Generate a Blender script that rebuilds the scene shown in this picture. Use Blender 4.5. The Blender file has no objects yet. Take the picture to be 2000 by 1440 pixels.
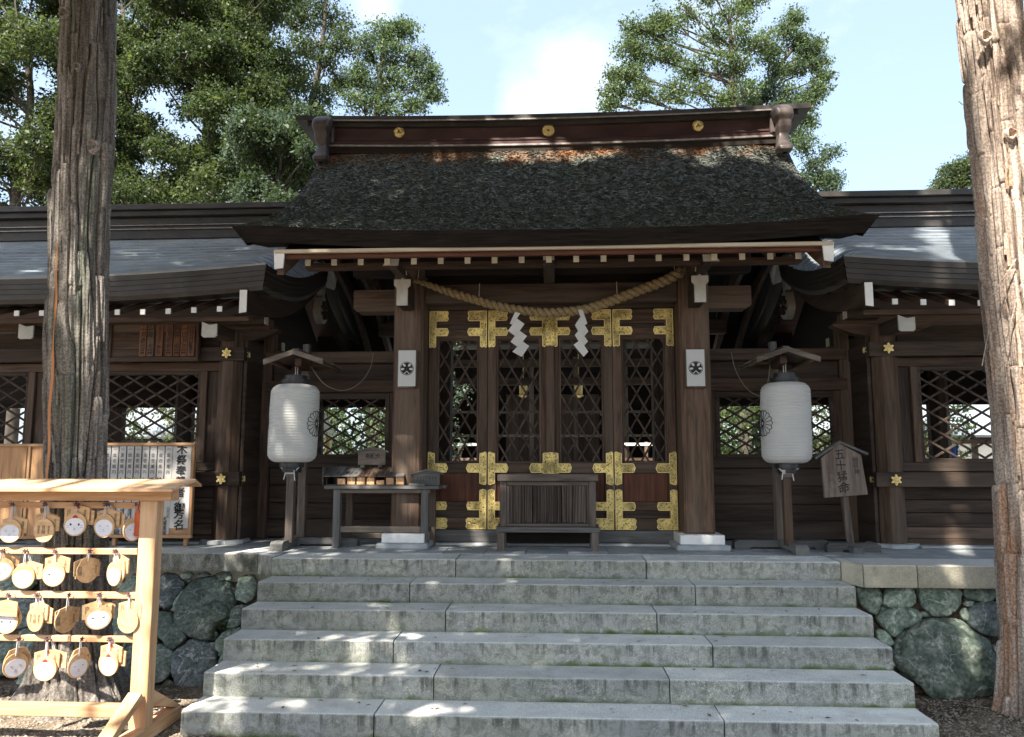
import bpy, math, random
import numpy as np
from mathutils import Vector, Matrix, noise as mnoise
R = math.radians
random.seed(7); rng = np.random.default_rng(7)
scn = bpy.context.scene
col = scn.collection

# ------------------------------------------------------------------ camera
CX, CY, CZ = 0.03874, -6.34373, 0.79952
YAW, PIT, FPX = 0.05498, 0.11811, 1500.0
cam_d = bpy.data.cameras.new('camera'); cam = bpy.data.objects.new('camera', cam_d); col.objects.link(cam)
cam.location = (CX, CY, CZ); cam.rotation_euler = (math.pi/2 + PIT, 0, YAW)
cam_d.sensor_width = 36; cam_d.lens = 36*FPX/2000; cam_d.clip_end = 500; cam_d.clip_start = .05
scn.camera = cam

# ------------------------------------------------------------------ light
SUN_EL, SUN_AZ = R(50), R(24)      # azimuth: degrees to the left of straight behind the camera
SD = Vector((-math.sin(SUN_AZ)*math.cos(SUN_EL), -math.cos(SUN_AZ)*math.cos(SUN_EL), math.sin(SUN_EL)))
sl = bpy.data.lights.new('sun', 'SUN'); sun = bpy.data.objects.new('sun', sl); col.objects.link(sun)
sl.energy = 3.0; sl.angle = R(.55); sl.color = (1, .93, .82)
sun.rotation_euler = SD.to_track_quat('Z', 'Y').to_euler(); sun.location = SD*30
scn.view_settings.view_transform = 'Standard'; scn.view_settings.look = 'None'
scn.view_settings.exposure = 2.4; scn.view_settings.gamma = 1; scn.view_settings.use_curve_mapping = False
scn.cycles.max_bounces = 8; scn.cycles.transparent_max_bounces = 8; scn.cycles.sample_clamp_indirect = 8

def ray(px, py):
    u, v = px-1000, py-720
    d = (u/FPX, 1.0, -v/FPX)
    c, s = math.cos(PIT), math.sin(PIT); d = (d[0], c*d[1]-s*d[2], s*d[1]+c*d[2])
    c, s = math.cos(YAW), math.sin(YAW); return Vector((c*d[0]-s*d[1], s*d[0]+c*d[1], d[2]))
def at(px, py, Y):
    d = ray(px, py); t = (Y-CY)/d.y; return Vector((CX, CY, CZ)) + d*t
def atx(px, py, Y): return at(px, py, Y).x
def atz(px, py, Y): return at(px, py, Y).z

w = bpy.data.worlds.new('World'); scn.world = w; w.use_nodes = True
nt = w.node_tree; nt.nodes.clear()
def N(nt, t, **k):
    n = nt.nodes.new(t)
    for a, b in k.items():
        if a in n.inputs: n.inputs[a].default_value = b
        else: setattr(n, a, b)
    return n
def build_world():
    L = nt.links.new
    out = N(nt, 'ShaderNodeOutputWorld'); bg = N(nt, 'ShaderNodeBackground')
    sky = N(nt, 'ShaderNodeTexSky', sky_type='NISHITA', sun_disc=False, sun_elevation=SUN_EL,
            sun_rotation=math.pi + SUN_AZ, air_density=1.0, dust_density=2.6, ozone_density=1.2)
    tc = N(nt, 'ShaderNodeTexCoord')
    n1 = N(nt, 'ShaderNodeTexNoise'); n1.inputs['Scale'].default_value = 3.2; n1.inputs['Detail'].default_value = 7; n1.inputs['Roughness'].default_value = .58
    mp = N(nt, 'ShaderNodeMapping'); mp.inputs['Scale'].default_value = (1, 1, 1.9); mp.inputs['Location'].default_value = (.35, 0, .1)
    L(tc.outputs['Generated'], mp.inputs['Vector']); L(mp.outputs[0], n1.inputs['Vector'])
    acc = None
    for px, py, rad, wt in ((1120, 170, .085, .34), (1030, 225, .08, .34), (730, 0, .06, .34), (1170, 205, .08, .30), (1900, 372, .045, .38), (400, 300, .4, .22)):
        d = ray(px, py).normalized()
        di = N(nt, 'ShaderNodeVectorMath', operation='DISTANCE'); L(tc.outputs['Generated'], di.inputs[0]); di.inputs[1].default_value = d
        mr = N(nt, 'ShaderNodeMapRange'); mr.interpolation_type = 'SMOOTHSTEP'
        mr.inputs['From Min'].default_value = rad; mr.inputs['From Max'].default_value = 0; mr.inputs['To Min'].default_value = 0; mr.inputs['To Max'].default_value = wt
        L(di.outputs['Value'], mr.inputs['Value'])
        if acc is None: acc = mr.outputs[0]
        else:
            m = N(nt, 'ShaderNodeMath', operation='MAXIMUM'); L(acc, m.inputs[0]); L(mr.outputs[0], m.inputs[1]); acc = m.outputs[0]
    ad = N(nt, 'ShaderNodeMath', operation='ADD'); L(n1.outputs['Fac'], ad.inputs[0]); L(acc, ad.inputs[1])
    cr = N(nt, 'ShaderNodeValToRGB'); cr.color_ramp.elements[0].position = .60; cr.color_ramp.elements[1].position = .92
    L(ad.outputs[0], cr.inputs[0])
    mix = N(nt, 'ShaderNodeMix', data_type='RGBA'); L(cr.outputs[0], mix.inputs[0]); L(sky.outputs[0], mix.inputs[6]); mix.inputs[7].default_value = (4.2, 4.2, 4.2, 1)
    hz = N(nt, 'ShaderNodeMix', data_type='RGBA'); hz.inputs[0].default_value = .74; L(mix.outputs[2], hz.inputs[6]); hz.inputs[7].default_value = (.78, .97, 1.16, 1)
    L(hz.outputs[2], bg.inputs[0]); bg.inputs[1].default_value = .15
    L(bg.outputs[0], out.inputs[0])
build_world()

# ------------------------------------------------------------------ materials
MATS = {}
def mat(name, c1, c2, scale=6, stretch=(1, 1, 1), detail=6, rough=.75, bump=.3, bscale=None, metal=0, ramp=(.35, .65),
        c3=None, s3=2.0, r3=(.5, .62), st3=(1, 1, 1), rnd=.25, spec=.4, transl=None, dist=.0, tread=None, speck=None, coat=0, zband=None, vein=None):
    if name in MATS: return MATS[name]
    m = bpy.data.materials.new(name); m.use_nodes = True; t = m.node_tree; t.nodes.clear(); L = t.links.new
    out = N(t, 'ShaderNodeOutputMaterial'); bs = N(t, 'ShaderNodeBsdfPrincipled')
    tc = N(t, 'ShaderNodeTexCoord'); mp = N(t, 'ShaderNodeMapping'); mp.inputs['Scale'].default_value = stretch
    oi = N(t, 'ShaderNodeObjectInfo')
    of = N(t, 'ShaderNodeVectorMath', operation='SCALE'); cv = N(t, 'ShaderNodeCombineXYZ')
    for i in range(3): L(oi.outputs['Random'], cv.inputs[i])
    L(cv.outputs[0], of.inputs[0]); of.inputs['Scale'].default_value = 17.0
    av = N(t, 'ShaderNodeVectorMath', operation='ADD'); L(tc.outputs['Object'], av.inputs[0]); L(of.outputs[0], av.inputs[1])
    L(av.outputs[0], mp.inputs['Vector'])
    n1 = N(t, 'ShaderNodeTexNoise'); n1.inputs['Scale'].default_value = scale; n1.inputs['Detail'].default_value = detail
    n1.inputs['Distortion'].default_value = dist; n1.inputs['Roughness'].default_value = .6
    L(mp.outputs[0], n1.inputs['Vector'])
    cr = N(t, 'ShaderNodeValToRGB'); e = cr.color_ramp.elements; e[0].position, e[1].position = ramp
    e[0].color = (*c1, 1); e[1].color = (*c2, 1); L(n1.outputs['Fac'], cr.inputs[0]); colr = cr.outputs[0]
    if c3:
        mp3 = N(t, 'ShaderNodeMapping'); mp3.inputs['Scale'].default_value = st3; L(av.outputs[0], mp3.inputs['Vector'])
        n3 = N(t, 'ShaderNodeTexNoise'); n3.inputs['Scale'].default_value = s3; n3.inputs['Detail'].default_value = 11; n3.inputs['Roughness'].default_value = .68; L(mp3.outputs[0], n3.inputs['Vector'])
        r = N(t, 'ShaderNodeMapRange'); r.inputs['From Min'].default_value, r.inputs['From Max'].default_value = r3; L(n3.outputs['Fac'], r.inputs['Value'])
        fac = r.outputs[0]
        if tread is not None:   # surfaces lying flat are worn clean, upright ones keep the growth
            g = N(t, 'ShaderNodeNewGeometry'); sx = N(t, 'ShaderNodeSeparateXYZ'); L(g.outputs['True Normal'], sx.inputs[0])
            r2 = N(t, 'ShaderNodeMapRange'); r2.inputs['From Min'].default_value = .3; r2.inputs['From Max'].default_value = .8; r2.inputs['To Min'].default_value = 1; r2.inputs['To Max'].default_value = tread
            L(sx.outputs['Z'], r2.inputs['Value']); mu = N(t, 'ShaderNodeMath', operation='MULTIPLY'); L(fac, mu.inputs[0]); L(r2.outputs[0], mu.inputs[1]); fac = mu.outputs[0]
        mx = N(t, 'ShaderNodeMix', data_type='RGBA'); L(fac, mx.inputs[0]); L(colr, mx.inputs[6]); mx.inputs[7].default_value = (*c3, 1); colr = mx.outputs[2]
        if tread is not None:   # flat faces paler: rubbing wear plus skylight painted into the colour
            r4 = N(t, 'ShaderNodeMapRange'); r4.inputs['From Min'].default_value = .3; r4.inputs['From Max'].default_value = .8; r4.inputs['To Max'].default_value = .75; L(sx.outputs['Z'], r4.inputs['Value'])
            m4 = N(t, 'ShaderNodeMix', data_type='RGBA'); L(r4.outputs[0], m4.inputs[0]); L(colr, m4.inputs[6]); m4.inputs[7].default_value = (.70, .69, .65, 1); colr = m4.outputs[2]
    if zband:  # warm tint by height: bare brown bark with painted sun glow
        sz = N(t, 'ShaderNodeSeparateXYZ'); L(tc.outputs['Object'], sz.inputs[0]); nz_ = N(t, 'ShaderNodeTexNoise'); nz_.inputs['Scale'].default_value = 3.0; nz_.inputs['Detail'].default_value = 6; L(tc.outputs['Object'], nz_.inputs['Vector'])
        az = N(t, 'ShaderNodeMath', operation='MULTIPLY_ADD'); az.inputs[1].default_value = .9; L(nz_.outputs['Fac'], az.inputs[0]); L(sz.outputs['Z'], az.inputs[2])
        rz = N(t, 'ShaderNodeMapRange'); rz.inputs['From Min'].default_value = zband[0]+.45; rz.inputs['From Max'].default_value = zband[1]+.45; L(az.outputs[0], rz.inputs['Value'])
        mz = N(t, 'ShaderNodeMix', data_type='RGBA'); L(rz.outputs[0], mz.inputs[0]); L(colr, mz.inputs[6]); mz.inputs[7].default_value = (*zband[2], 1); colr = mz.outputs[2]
    if vein:
        nv_ = N(t, 'ShaderNodeTexNoise'); nv_.inputs['Scale'].default_value = vein[0]; nv_.inputs['Detail'].default_value = 5; nv_.inputs['Distortion'].default_value = .7; L(av.outputs[0], nv_.inputs['Vector'])
        sb = N(t, 'ShaderNodeMath', operation='SUBTRACT'); sb.inputs[1].default_value = .5; L(nv_.outputs['Fac'], sb.inputs[0]); ab = N(t, 'ShaderNodeMath', operation='ABSOLUTE'); L(sb.outputs[0], ab.inputs[0])
        rv = N(t, 'ShaderNodeMapRange'); rv.inputs['From Min'].default_value = .012; rv.inputs['From Max'].default_value = .002; rv.inputs['To Max'].default_value = .75; L(ab.outputs[0], rv.inputs['Value'])
        mv = N(t, 'ShaderNodeMix', data_type='RGBA'); L(rv.outputs[0], mv.inputs[0]); L(colr, mv.inputs[6]); mv.inputs[7].default_value = (*vein[1], 1); colr = mv.outputs[2]
    if speck:
        ns = N(t, 'ShaderNodeTexNoise'); ns.inputs['Scale'].default_value = speck[0]; ns.inputs['Detail'].default_value = 3; L(tc.outputs['Object'], ns.inputs['Vector'])
        rs = N(t, 'ShaderNodeMapRange'); rs.inputs['From Min'].default_value = .38; rs.inputs['From Max'].default_value = .62; rs.inputs['To Min'].default_value = 1-speck[1]; rs.inputs['To Max'].default_value = 1+speck[1]
        L(ns.outputs['Fac'], rs.inputs['Value'])
        ml = N(t, 'ShaderNodeMix', data_type='RGBA', blend_type='MULTIPLY'); ml.inputs[0].default_value = 1; L(colr, ml.inputs[6]); L(rs.outputs[0], ml.inputs[7]); colr = ml.outputs[2]
    if rnd:
        hs = N(t, 'ShaderNodeHueSaturation'); r = N(t, 'ShaderNodeMapRange'); r.inputs['To Min'].default_value = 1-rnd; r.inputs['To Max'].default_value = 1+rnd
        L(oi.outputs['Random'], r.inputs['Value']); L(r.outputs[0], hs.inputs['Value']); L(colr, hs.inputs['Color']); colr = hs.outputs[0]
    L(colr, bs.inputs['Base Color'])
    rr = N(t, 'ShaderNodeMapRange'); rr.inputs['To Min'].default_value = max(0, rough-.12); rr.inputs['To Max'].default_value = min(1, rough+.12); L(n1.outputs['Fac'], rr.inputs['Value']); L(rr.outputs[0], bs.inputs['Roughness'])
    bs.inputs['Metallic'].default_value = metal; bs.inputs['Specular IOR Level'].default_value = spec; bs.inputs['Coat Weight'].default_value = coat
    if bump:
        bp = N(t, 'ShaderNodeBump'); bp.inputs['Strength'].default_value = bump; bp.inputs['Distance'].default_value = .01
        if bscale:
            nb = N(t, 'ShaderNodeTexNoise'); nb.inputs['Scale'].default_value = bscale; nb.inputs['Detail'].default_value = 5; L(mp.outputs[0], nb.inputs['Vector']); L(nb.outputs['Fac'], bp.inputs['Height'])
        else: L(n1.outputs['Fac'], bp.inputs['Height'])
        L(bp.outputs[0], bs.inputs['Normal'])
    sh = bs.outputs[0]
    if transl:
        tr = N(t, 'ShaderNodeBsdfTranslucent'); tr.inputs[0].default_value = (*transl, 1)
        ms = N(t, 'ShaderNodeMixShader'); ms.inputs[0].default_value = .38; L(sh, ms.inputs[1]); L(tr.outputs[0], ms.inputs[2]); sh = ms.outputs[0]
    L(sh, out.inputs[0]); MATS[name] = m; return m
AX = {'x': (.07, 1, 1), 'y': (1, .07, 1), 'z': (1, 1, .07)}
def wood(kind, ax='x'):
    P = {'dark':   ((.019, .012, .0085), (.066, .043, .030), (.098, .075, .058)),
         'brown':  ((.030, .018, .0115), (.100, .060, .040), (.150, .110, .082)),
         'red':    ((.048, .017, .009), (.125, .046, .025), (.080, .034, .020)),
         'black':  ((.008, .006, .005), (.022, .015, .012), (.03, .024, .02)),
         'grey':   ((.050, .038, .030), (.140, .110, .090), (.21, .175, .145)),
         'slate':  ((.058, .056, .054), (.130, .126, .120), (.19, .185, .175)),
         'hinoki': ((.50, .27, .13), (.68, .43, .24), (.76, .55, .36)),
         'board':  ((.30, .155, .075), (.46, .27, .14), (.50, .32, .18)),
         'tag':    ((.11, .040, .018), (.20, .085, .038), (.25, .13, .07)),
         'worn':   ((.046, .027, .017), (.130, .080, .052), (.14, .11, .085))}[kind]
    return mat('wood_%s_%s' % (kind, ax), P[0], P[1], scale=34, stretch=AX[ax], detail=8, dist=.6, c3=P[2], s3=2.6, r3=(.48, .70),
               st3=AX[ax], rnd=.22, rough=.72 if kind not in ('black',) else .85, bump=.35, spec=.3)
M_white = mat('white_paint', (.74, .73, .70), (.86, .86, .84), scale=9, rnd=.05, rough=.6, bump=.08)
M_creamend = mat('cream_paint', (.72, .66, .50), (.86, .82, .68), scale=12, rnd=.12, rough=.6, bump=.1)
M_greypaint = mat('grey_white_paint', (.40, .38, .33), (.52, .50, .45), scale=8, rnd=.06, rough=.65, bump=.1)
M_gold = None
def gold():
    m = bpy.data.materials.new('gilded_metal'); m.use_nodes = True; t = m.node_tree; L = t.links.new; b = t.nodes['Principled BSDF']
    tc = N(t, 'ShaderNodeTexCoord'); v = N(t, 'ShaderNodeTexVoronoi'); v.inputs['Scale'].default_value = 62; v.feature = 'SMOOTH_F1'
    n = N(t, 'ShaderNodeTexNoise'); n.inputs['Scale'].default_value = 34; n.inputs['Distortion'].default_value = 3.5
    L(tc.outputs['Object'], v.inputs['Vector']); L(tc.outputs['Object'], n.inputs['Vector'])
    ad = N(t, 'ShaderNodeMath', operation='ADD'); L(v.outputs['Distance'], ad.inputs[0]); L(n.outputs['Fac'], ad.inputs[1])
    cr = N(t, 'ShaderNodeValToRGB'); e = cr.color_ramp.elements; e[0].position = .62; e[0].color = (.20, .12, .02, 1); e[1].position = .88; e[1].color = (.86, .66, .24, 1)
    L(ad.outputs[0], cr.inputs[0])
    nt_ = N(t, 'ShaderNodeTexNoise'); nt_.inputs['Scale'].default_value = 7; nt_.inputs['Detail'].default_value = 6; L(tc.outputs['Object'], nt_.inputs['Vector']); rt = N(t, 'ShaderNodeMapRange'); rt.inputs['From Min'].default_value = .35; rt.inputs['From Max'].default_value = .62; rt.inputs['To Min'].default_value = .42; rt.inputs['To Max'].default_value = 1.1; L(nt_.outputs['Fac'], rt.inputs['Value'])
    mt = N(t, 'ShaderNodeMix', data_type='RGBA', blend_type='MULTIPLY'); mt.inputs[0].default_value = 1; L(cr.outputs[0], mt.inputs[6]); L(rt.outputs[0], mt.inputs[7]); L(mt.outputs[2], b.inputs['Base Color'])
    b.inputs['Metallic'].default_value = .45; b.inputs['Roughness'].default_value = .38
    bp = N(t, 'ShaderNodeBump'); bp.inputs['Strength'].default_value = .9; bp.inputs['Distance'].default_value = .006; L(ad.outputs[0], bp.inputs['Height']); L(bp.outputs[0], b.inputs['Normal'])
    return m
M_gold = gold()
M_goldplain = mat('polished_gilding', (.78, .58, .20), (.95, .78, .38), scale=30, metal=.4, rough=.38, bump=.15, rnd=0)
M_granite = mat('granite', (.25, .248, .22), (.42, .41, .37), scale=7, detail=10, rough=.85, bump=.35, bscale=160, c3=(.115, .122, .090), s3=5.5, r3=(.42, .60), st3=(1.7, 1, .8), rnd=.10, tread=.10, speck=(260, .5), spec=.2)
def granite_step():
    m = bpy.data.materials.new('weathered_step_granite'); m.use_nodes = True; t = m.node_tree; L = t.links.new; b = t.nodes['Principled BSDF']
    tc = N(t, 'ShaderNodeTexCoord'); P = tc.outputs['Object']; oi = N(t, 'ShaderNodeObjectInfo')
    def noise(sc, det=6, ro=.6, st=(1, 1, 1), dist=0):
        mp = N(t, 'ShaderNodeMapping'); mp.inputs['Scale'].default_value = st; L(P, mp.inputs['Vector']); n = N(t, 'ShaderNodeTexNoise')
        n.inputs['Scale'].default_value = sc; n.inputs['Detail'].default_value = det; n.inputs['Roughness'].default_value = ro; n.inputs['Distortion'].default_value = dist; L(mp.outputs[0], n.inputs['Vector']); return n.outputs['Fac']
    def mr(v, a, c, lo=0, hi=1):
        r = N(t, 'ShaderNodeMapRange'); r.inputs['From Min'].default_value = a; r.inputs['From Max'].default_value = c; r.inputs['To Min'].default_value = lo; r.inputs['To Max'].default_value = hi; L(v, r.inputs['Value']); return r.outputs[0]
    def ma(op, a, c):
        n = N(t, 'ShaderNodeMath', operation=op)
        for i, q in enumerate((a, c)):
            if isinstance(q, (int, float)): n.inputs[i].default_value = q
            else: L(q, n.inputs[i])
        return n.outputs[0]
    def mix(f, a, c, bt='MIX'):
        n = N(t, 'ShaderNodeMix', data_type='RGBA', blend_type=bt)
        if isinstance(f, (int, float)): n.inputs[0].default_value = f
        else: L(f, n.inputs[0])
        for i, q in ((6, a), (7, c)):
            if isinstance(q, tuple): n.inputs[i].default_value = (*q, 1)
            else: L(q, n.inputs[i])
        return n.outputs[2]
    sx = N(t, 'ShaderNodeSeparateXYZ'); L(P, sx.inputs[0]); fr = ma('FRACT', ma('DIVIDE', ma('ADD', sx.outputs['Z'], .0015), .15), 0)
    g = N(t, 'ShaderNodeNewGeometry'); sn = N(t, 'ShaderNodeSeparateXYZ'); L(g.outputs['True Normal'], sn.inputs[0]); top = mr(sn.outputs['Z'], .3, .8)
    up = ma('SUBTRACT', 1, top)
    col_ = mix(mr(noise(5, 8), .3, .7), (.265, .275, .235), (.41, .415, .355))
    col_ = mix(mr(noise(1.7, 3), .4, .65, 0, .5), col_, (.30, .30, .33))
    blot = noise(16, 10, .72, (1, 1, 1), .6); col_ = mix(mr(blot, .46, .58, 0, .62), col_, (.140, .152, .122))       # dark growth with crisp edges
    lich = noise(34, 8, .7); col_ = mix(ma('MULTIPLY', mr(lich, .53, .60, 0, .8), mr(noise(2.6, 3), .42, .6)), col_, (.50, .49, .43))   # pale lichen
    strk = noise(11, 6, .65, (1.6, 1, .12)); k = ma('MULTIPLY', mr(strk, .52, .62), mr(ma('ADD', fr, mr(noise(9, 4), .3, .7, -.25, .25)), .25, .75)); col_ = mix(ma('MULTIPLY', ma('MULTIPLY', k, up), .75), col_, (.075, .078, .07))   # water drips from the nosing
    moss = ma('MULTIPLY', mr(ma('ADD', fr, mr(noise(7, 6), .3, .7, -.14, .16)), .22, .02), mr(noise(1.3, 3), .42, .60)); col_ = mix(ma('MULTIPLY', moss, up), col_, (.085, .115, .03))
    worn_lit = mix(mr(noise(3.1, 9, .65), .35, .7), (.64, .645, .60), (.80, .80, .76)); col_ = mix(ma('MULTIPLY', top, mr(noise(4.5, 8, .7), .34, .52, .62, .95)), col_, worn_lit)  # treads paler: foot wear plus skylight painted into their colour
    col_ = mix(1, col_, mr(noise(280, 2), .38, .62, .62, 1.38), 'MULTIPLY')
    hs = N(t, 'ShaderNodeHueSaturation'); L(mr(oi.outputs['Random'], 0, 1, .80, 1.14), hs.inputs['Value']); L(col_, hs.inputs['Color']); L(hs.outputs[0], b.inputs['Base Color'])
    b.inputs['Roughness'].default_value = .85; b.inputs['Specular IOR Level'].default_value = .2
    bp = N(t, 'ShaderNodeBump'); bp.inputs['Strength'].default_value = .5; bp.inputs['Distance'].default_value = .006; L(ma('ADD', noise(150, 4), ma('MULTIPLY', blot, .8)), bp.inputs['Height']); L(bp.outputs[0], b.inputs['Normal'])
    return m
M_gstep = granite_step()
M_granite2 = mat('granite_warm', (.40, .37, .29), (.54, .50, .40), scale=6, detail=10, rough=.85, bump=.35, bscale=160, c3=(.20, .19, .13), s3=3, r3=(.5, .75), rnd=.08, tread=.3, speck=(330, .4), spec=.2)
M_slab = mat('paving_granite', (.30, .32, .33), (.44, .46, .46), scale=5, detail=10, rough=.8, bump=.2, bscale=120, rnd=.12, speck=(300, .25), spec=.25)
M_boulder = mat('green_schist', (.085, .118, .092), (.25, .30, .235), scale=5.5, detail=12, rough=.6, bump=1, bscale=22, c3=(.42, .45, .38), s3=8, r3=(.56, .66), dist=1.2, rnd=.3, vein=(3.2, (.42, .45, .40)), speck=(40, .3), spec=.35)
M_boulder2 = mat('blue_grey_schist', (.075, .095, .090), (.23, .26, .245), scale=5, detail=12, rough=.6, bump=1, bscale=20, c3=(.45, .46, .44), s3=9, r3=(.58, .68), dist=1.5, rnd=.3, vein=(3.6, (.5, .5, .48)), speck=(40, .3), spec=.35)
M_earth = mat('dirt', (.11, .085, .06), (.24, .19, .14), scale=9, detail=12, rough=.95, bump=1, bscale=60, c3=(.07, .06, .045), s3=1.2, rnd=0, speck=(90, .5), spec=.1)
M_pebble = mat('pebble', (.14, .12, .095), (.34, .30, .24), scale=40, detail=2, rough=.9, bump=.3, rnd=0, spec=.2)
M_bark_roof = mat('cypress_bark_thatch', (.058, .062, .053), (.165, .172, .150), scale=46, detail=8, rough=.9, bump=1, bscale=70, stretch=(.5, 1, 1), c3=(.075, .10, .06), s3=1.6, r3=(.56, .72), rnd=0, speck=(120, .6), spec=.2, zband=(3.86, 4.12, (.20, .10, .05)))  # band below the ridge: moss-free brown bark plus painted orange sunlight
M_bark_flake = mat('bark_flake', (.11, .116, .10), (.32, .335, .30), scale=38, detail=3, rough=.8, bump=.2, c3=(.11, .14, .085), s3=1.6, r3=(.52, .70), rnd=0, speck=(60, .5), spec=.3, ramp=(.4, .66), zband=(3.86, 4.12, (.34, .17, .075)))  # flakes carry the same ridge band, sun glow painted into the brown
M_bark_edge = mat('thatch_edge', (.007, .006, .0055), (.026, .020, .017), scale=60, stretch=(.06, 1, 1), detail=8, rough=.9, bump=.6, rnd=.0, c3=(.05, .05, .035), s3=4, r3=(.6, .8), spec=.15)
M_copper = mat('weathered_copper_sheet', (.24, .27, .30), (.37, .41, .45), scale=7, stretch=(.5, 1, 1), rough=.38, bump=.1, c3=(.30, .31, .31), s3=2.5, r3=(.5, .7), metal=.25, rnd=.10, spec=.6)
M_copper_dk = mat('dark_copper', (.030, .026, .023), (.060, .052, .046), scale=8, stretch=(.4, 1, 1), rough=.5, bump=.15, metal=.25, rnd=.1, c3=(.075, .08, .068), s3=4, r3=(.58, .75), spec=.5)
M_copper_rd = mat('purple_brown_copper', (.050, .026, .026), (.085, .045, .043), scale=6, stretch=(.4, 1, 1), rough=.42, bump=.1, metal=.3, rnd=.08, spec=.5)
M_copper_orn = mat('brown_copper_ornament', (.055, .042, .038), (.105, .080, .072), scale=9, rough=.5, bump=.2, metal=.3, rnd=.08, spec=.5)
M_copper_edge = mat('bright_copper_edge', (.28, .25, .23), (.42, .38, .36), scale=20, rough=.35, metal=.5, bump=0, rnd=0)
M_paper = mat('white_paper', (.74, .74, .72), (.82, .82, .80), scale=5, rough=.8, bump=.05, rnd=.05, transl=(.8, .8, .8))
M_lantern = mat('lantern_paper', (.72, .72, .70), (.82, .82, .80), scale=5, rough=.5, bump=0, rnd=.04, transl=(.72, .72, .68), c3=(.50, .50, .46), s3=2.5, r3=(.55, .8))
M_ink = mat('ink', (.012, .012, .013), (.025, .024, .024), rough=.7, bump=0, rnd=0)
M_inkbrown = mat('faded_ink', (.045, .032, .025), (.075, .055, .045), rough=.8, bump=0, rnd=0)
M_black = mat('black_lacquer', (.010, .010, .012), (.02, .02, .022), rough=.4, bump=.05, rnd=0, spec=.5)
M_rope = mat('straw_rope', (.17, .12, .062), (.36, .27, .145), scale=120, detail=4, rough=.85, bump=.8, rnd=0, speck=(200, .4), spec=.2)
M_red = mat('red_cord', (.35, .03, .02), (.50, .06, .04), rough=.8, bump=.1, rnd=.1)
M_redwood = mat('red_painted_tag', (.40, .07, .02), (.55, .12, .04), rough=.7, bump=.1, rnd=.1)
M_string = mat('pale_cord', (.50, .47, .45), (.68, .64, .62), rough=.8, bump=.1, rnd=.1)
M_wire = mat('cream_cable', (.20, .18, .14), (.28, .25, .20), rough=.6, bump=0, rnd=0)
M_face = mat('pale_painted_face', (.66, .67, .74), (.78, .77, .80), scale=14, rough=.7, bump=.05, rnd=.04)
M_plaster = mat('pale_plaster', (.55, .54, .50), (.68, .67, .63), scale=4, rough=.85, bump=.1, rnd=.05)
def bark(name, a, b, c, warm):
    return mat(name, a, b, scale=9, stretch=(1, 1, .10), detail=12, dist=.8, rough=.9, bump=.9, bscale=26, c3=c, s3=3.2, st3=(1.6, 1.6, .12), r3=warm, rnd=0, speck=(70, .35), spec=.15)
M_barkL = bark('grey_cedar_bark', (.070, .062, .055), (.28, .25, .22), (.12, .13, .10), (.52, .68))
M_barkR = bark('tan_cypress_bark', (.16, .12, .095), (.52, .43, .36), (.42, .22, .12), (.54, .68))
M_barkO = mat('orange_inner_bark', (.32, .13, .05), (.48, .22, .09), scale=9, stretch=(1, 1, .1), rough=.85, bump=.5, rnd=0)
M_branch = mat('branch_bark', (.035, .028, .022), (.09, .075, .06), scale=8, stretch=(1, 1, .3), rough=.9, bump=.6, rnd=.1)
def leafm(name, a, b, t): return mat(name, a, b, scale=1.1, detail=4, rough=.5, bump=0, rnd=.05, transl=t, speck=(9, .45), spec=.35)
LEAF = {'deep': leafm('deep_evergreen_leaf', (.018, .032, .014), (.055, .080, .030), (.08, .12, .03)),
        'olive': leafm('olive_leaf', (.032, .048, .018), (.088, .112, .038), (.13, .18, .045)),
        'fresh': leafm('fresh_green_leaf', (.045, .075, .030), (.125, .170, .070), (.17, .25, .08)),
        'blue': leafm('blue_green_leaf', (.032, .055, .040), (.090, .125, .085), (.11, .17, .09)),
        'bright': leafm('sunlit_shrub_leaf', (.06, .12, .03), (.14, .24, .05), (.25, .42, .08))}

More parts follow.
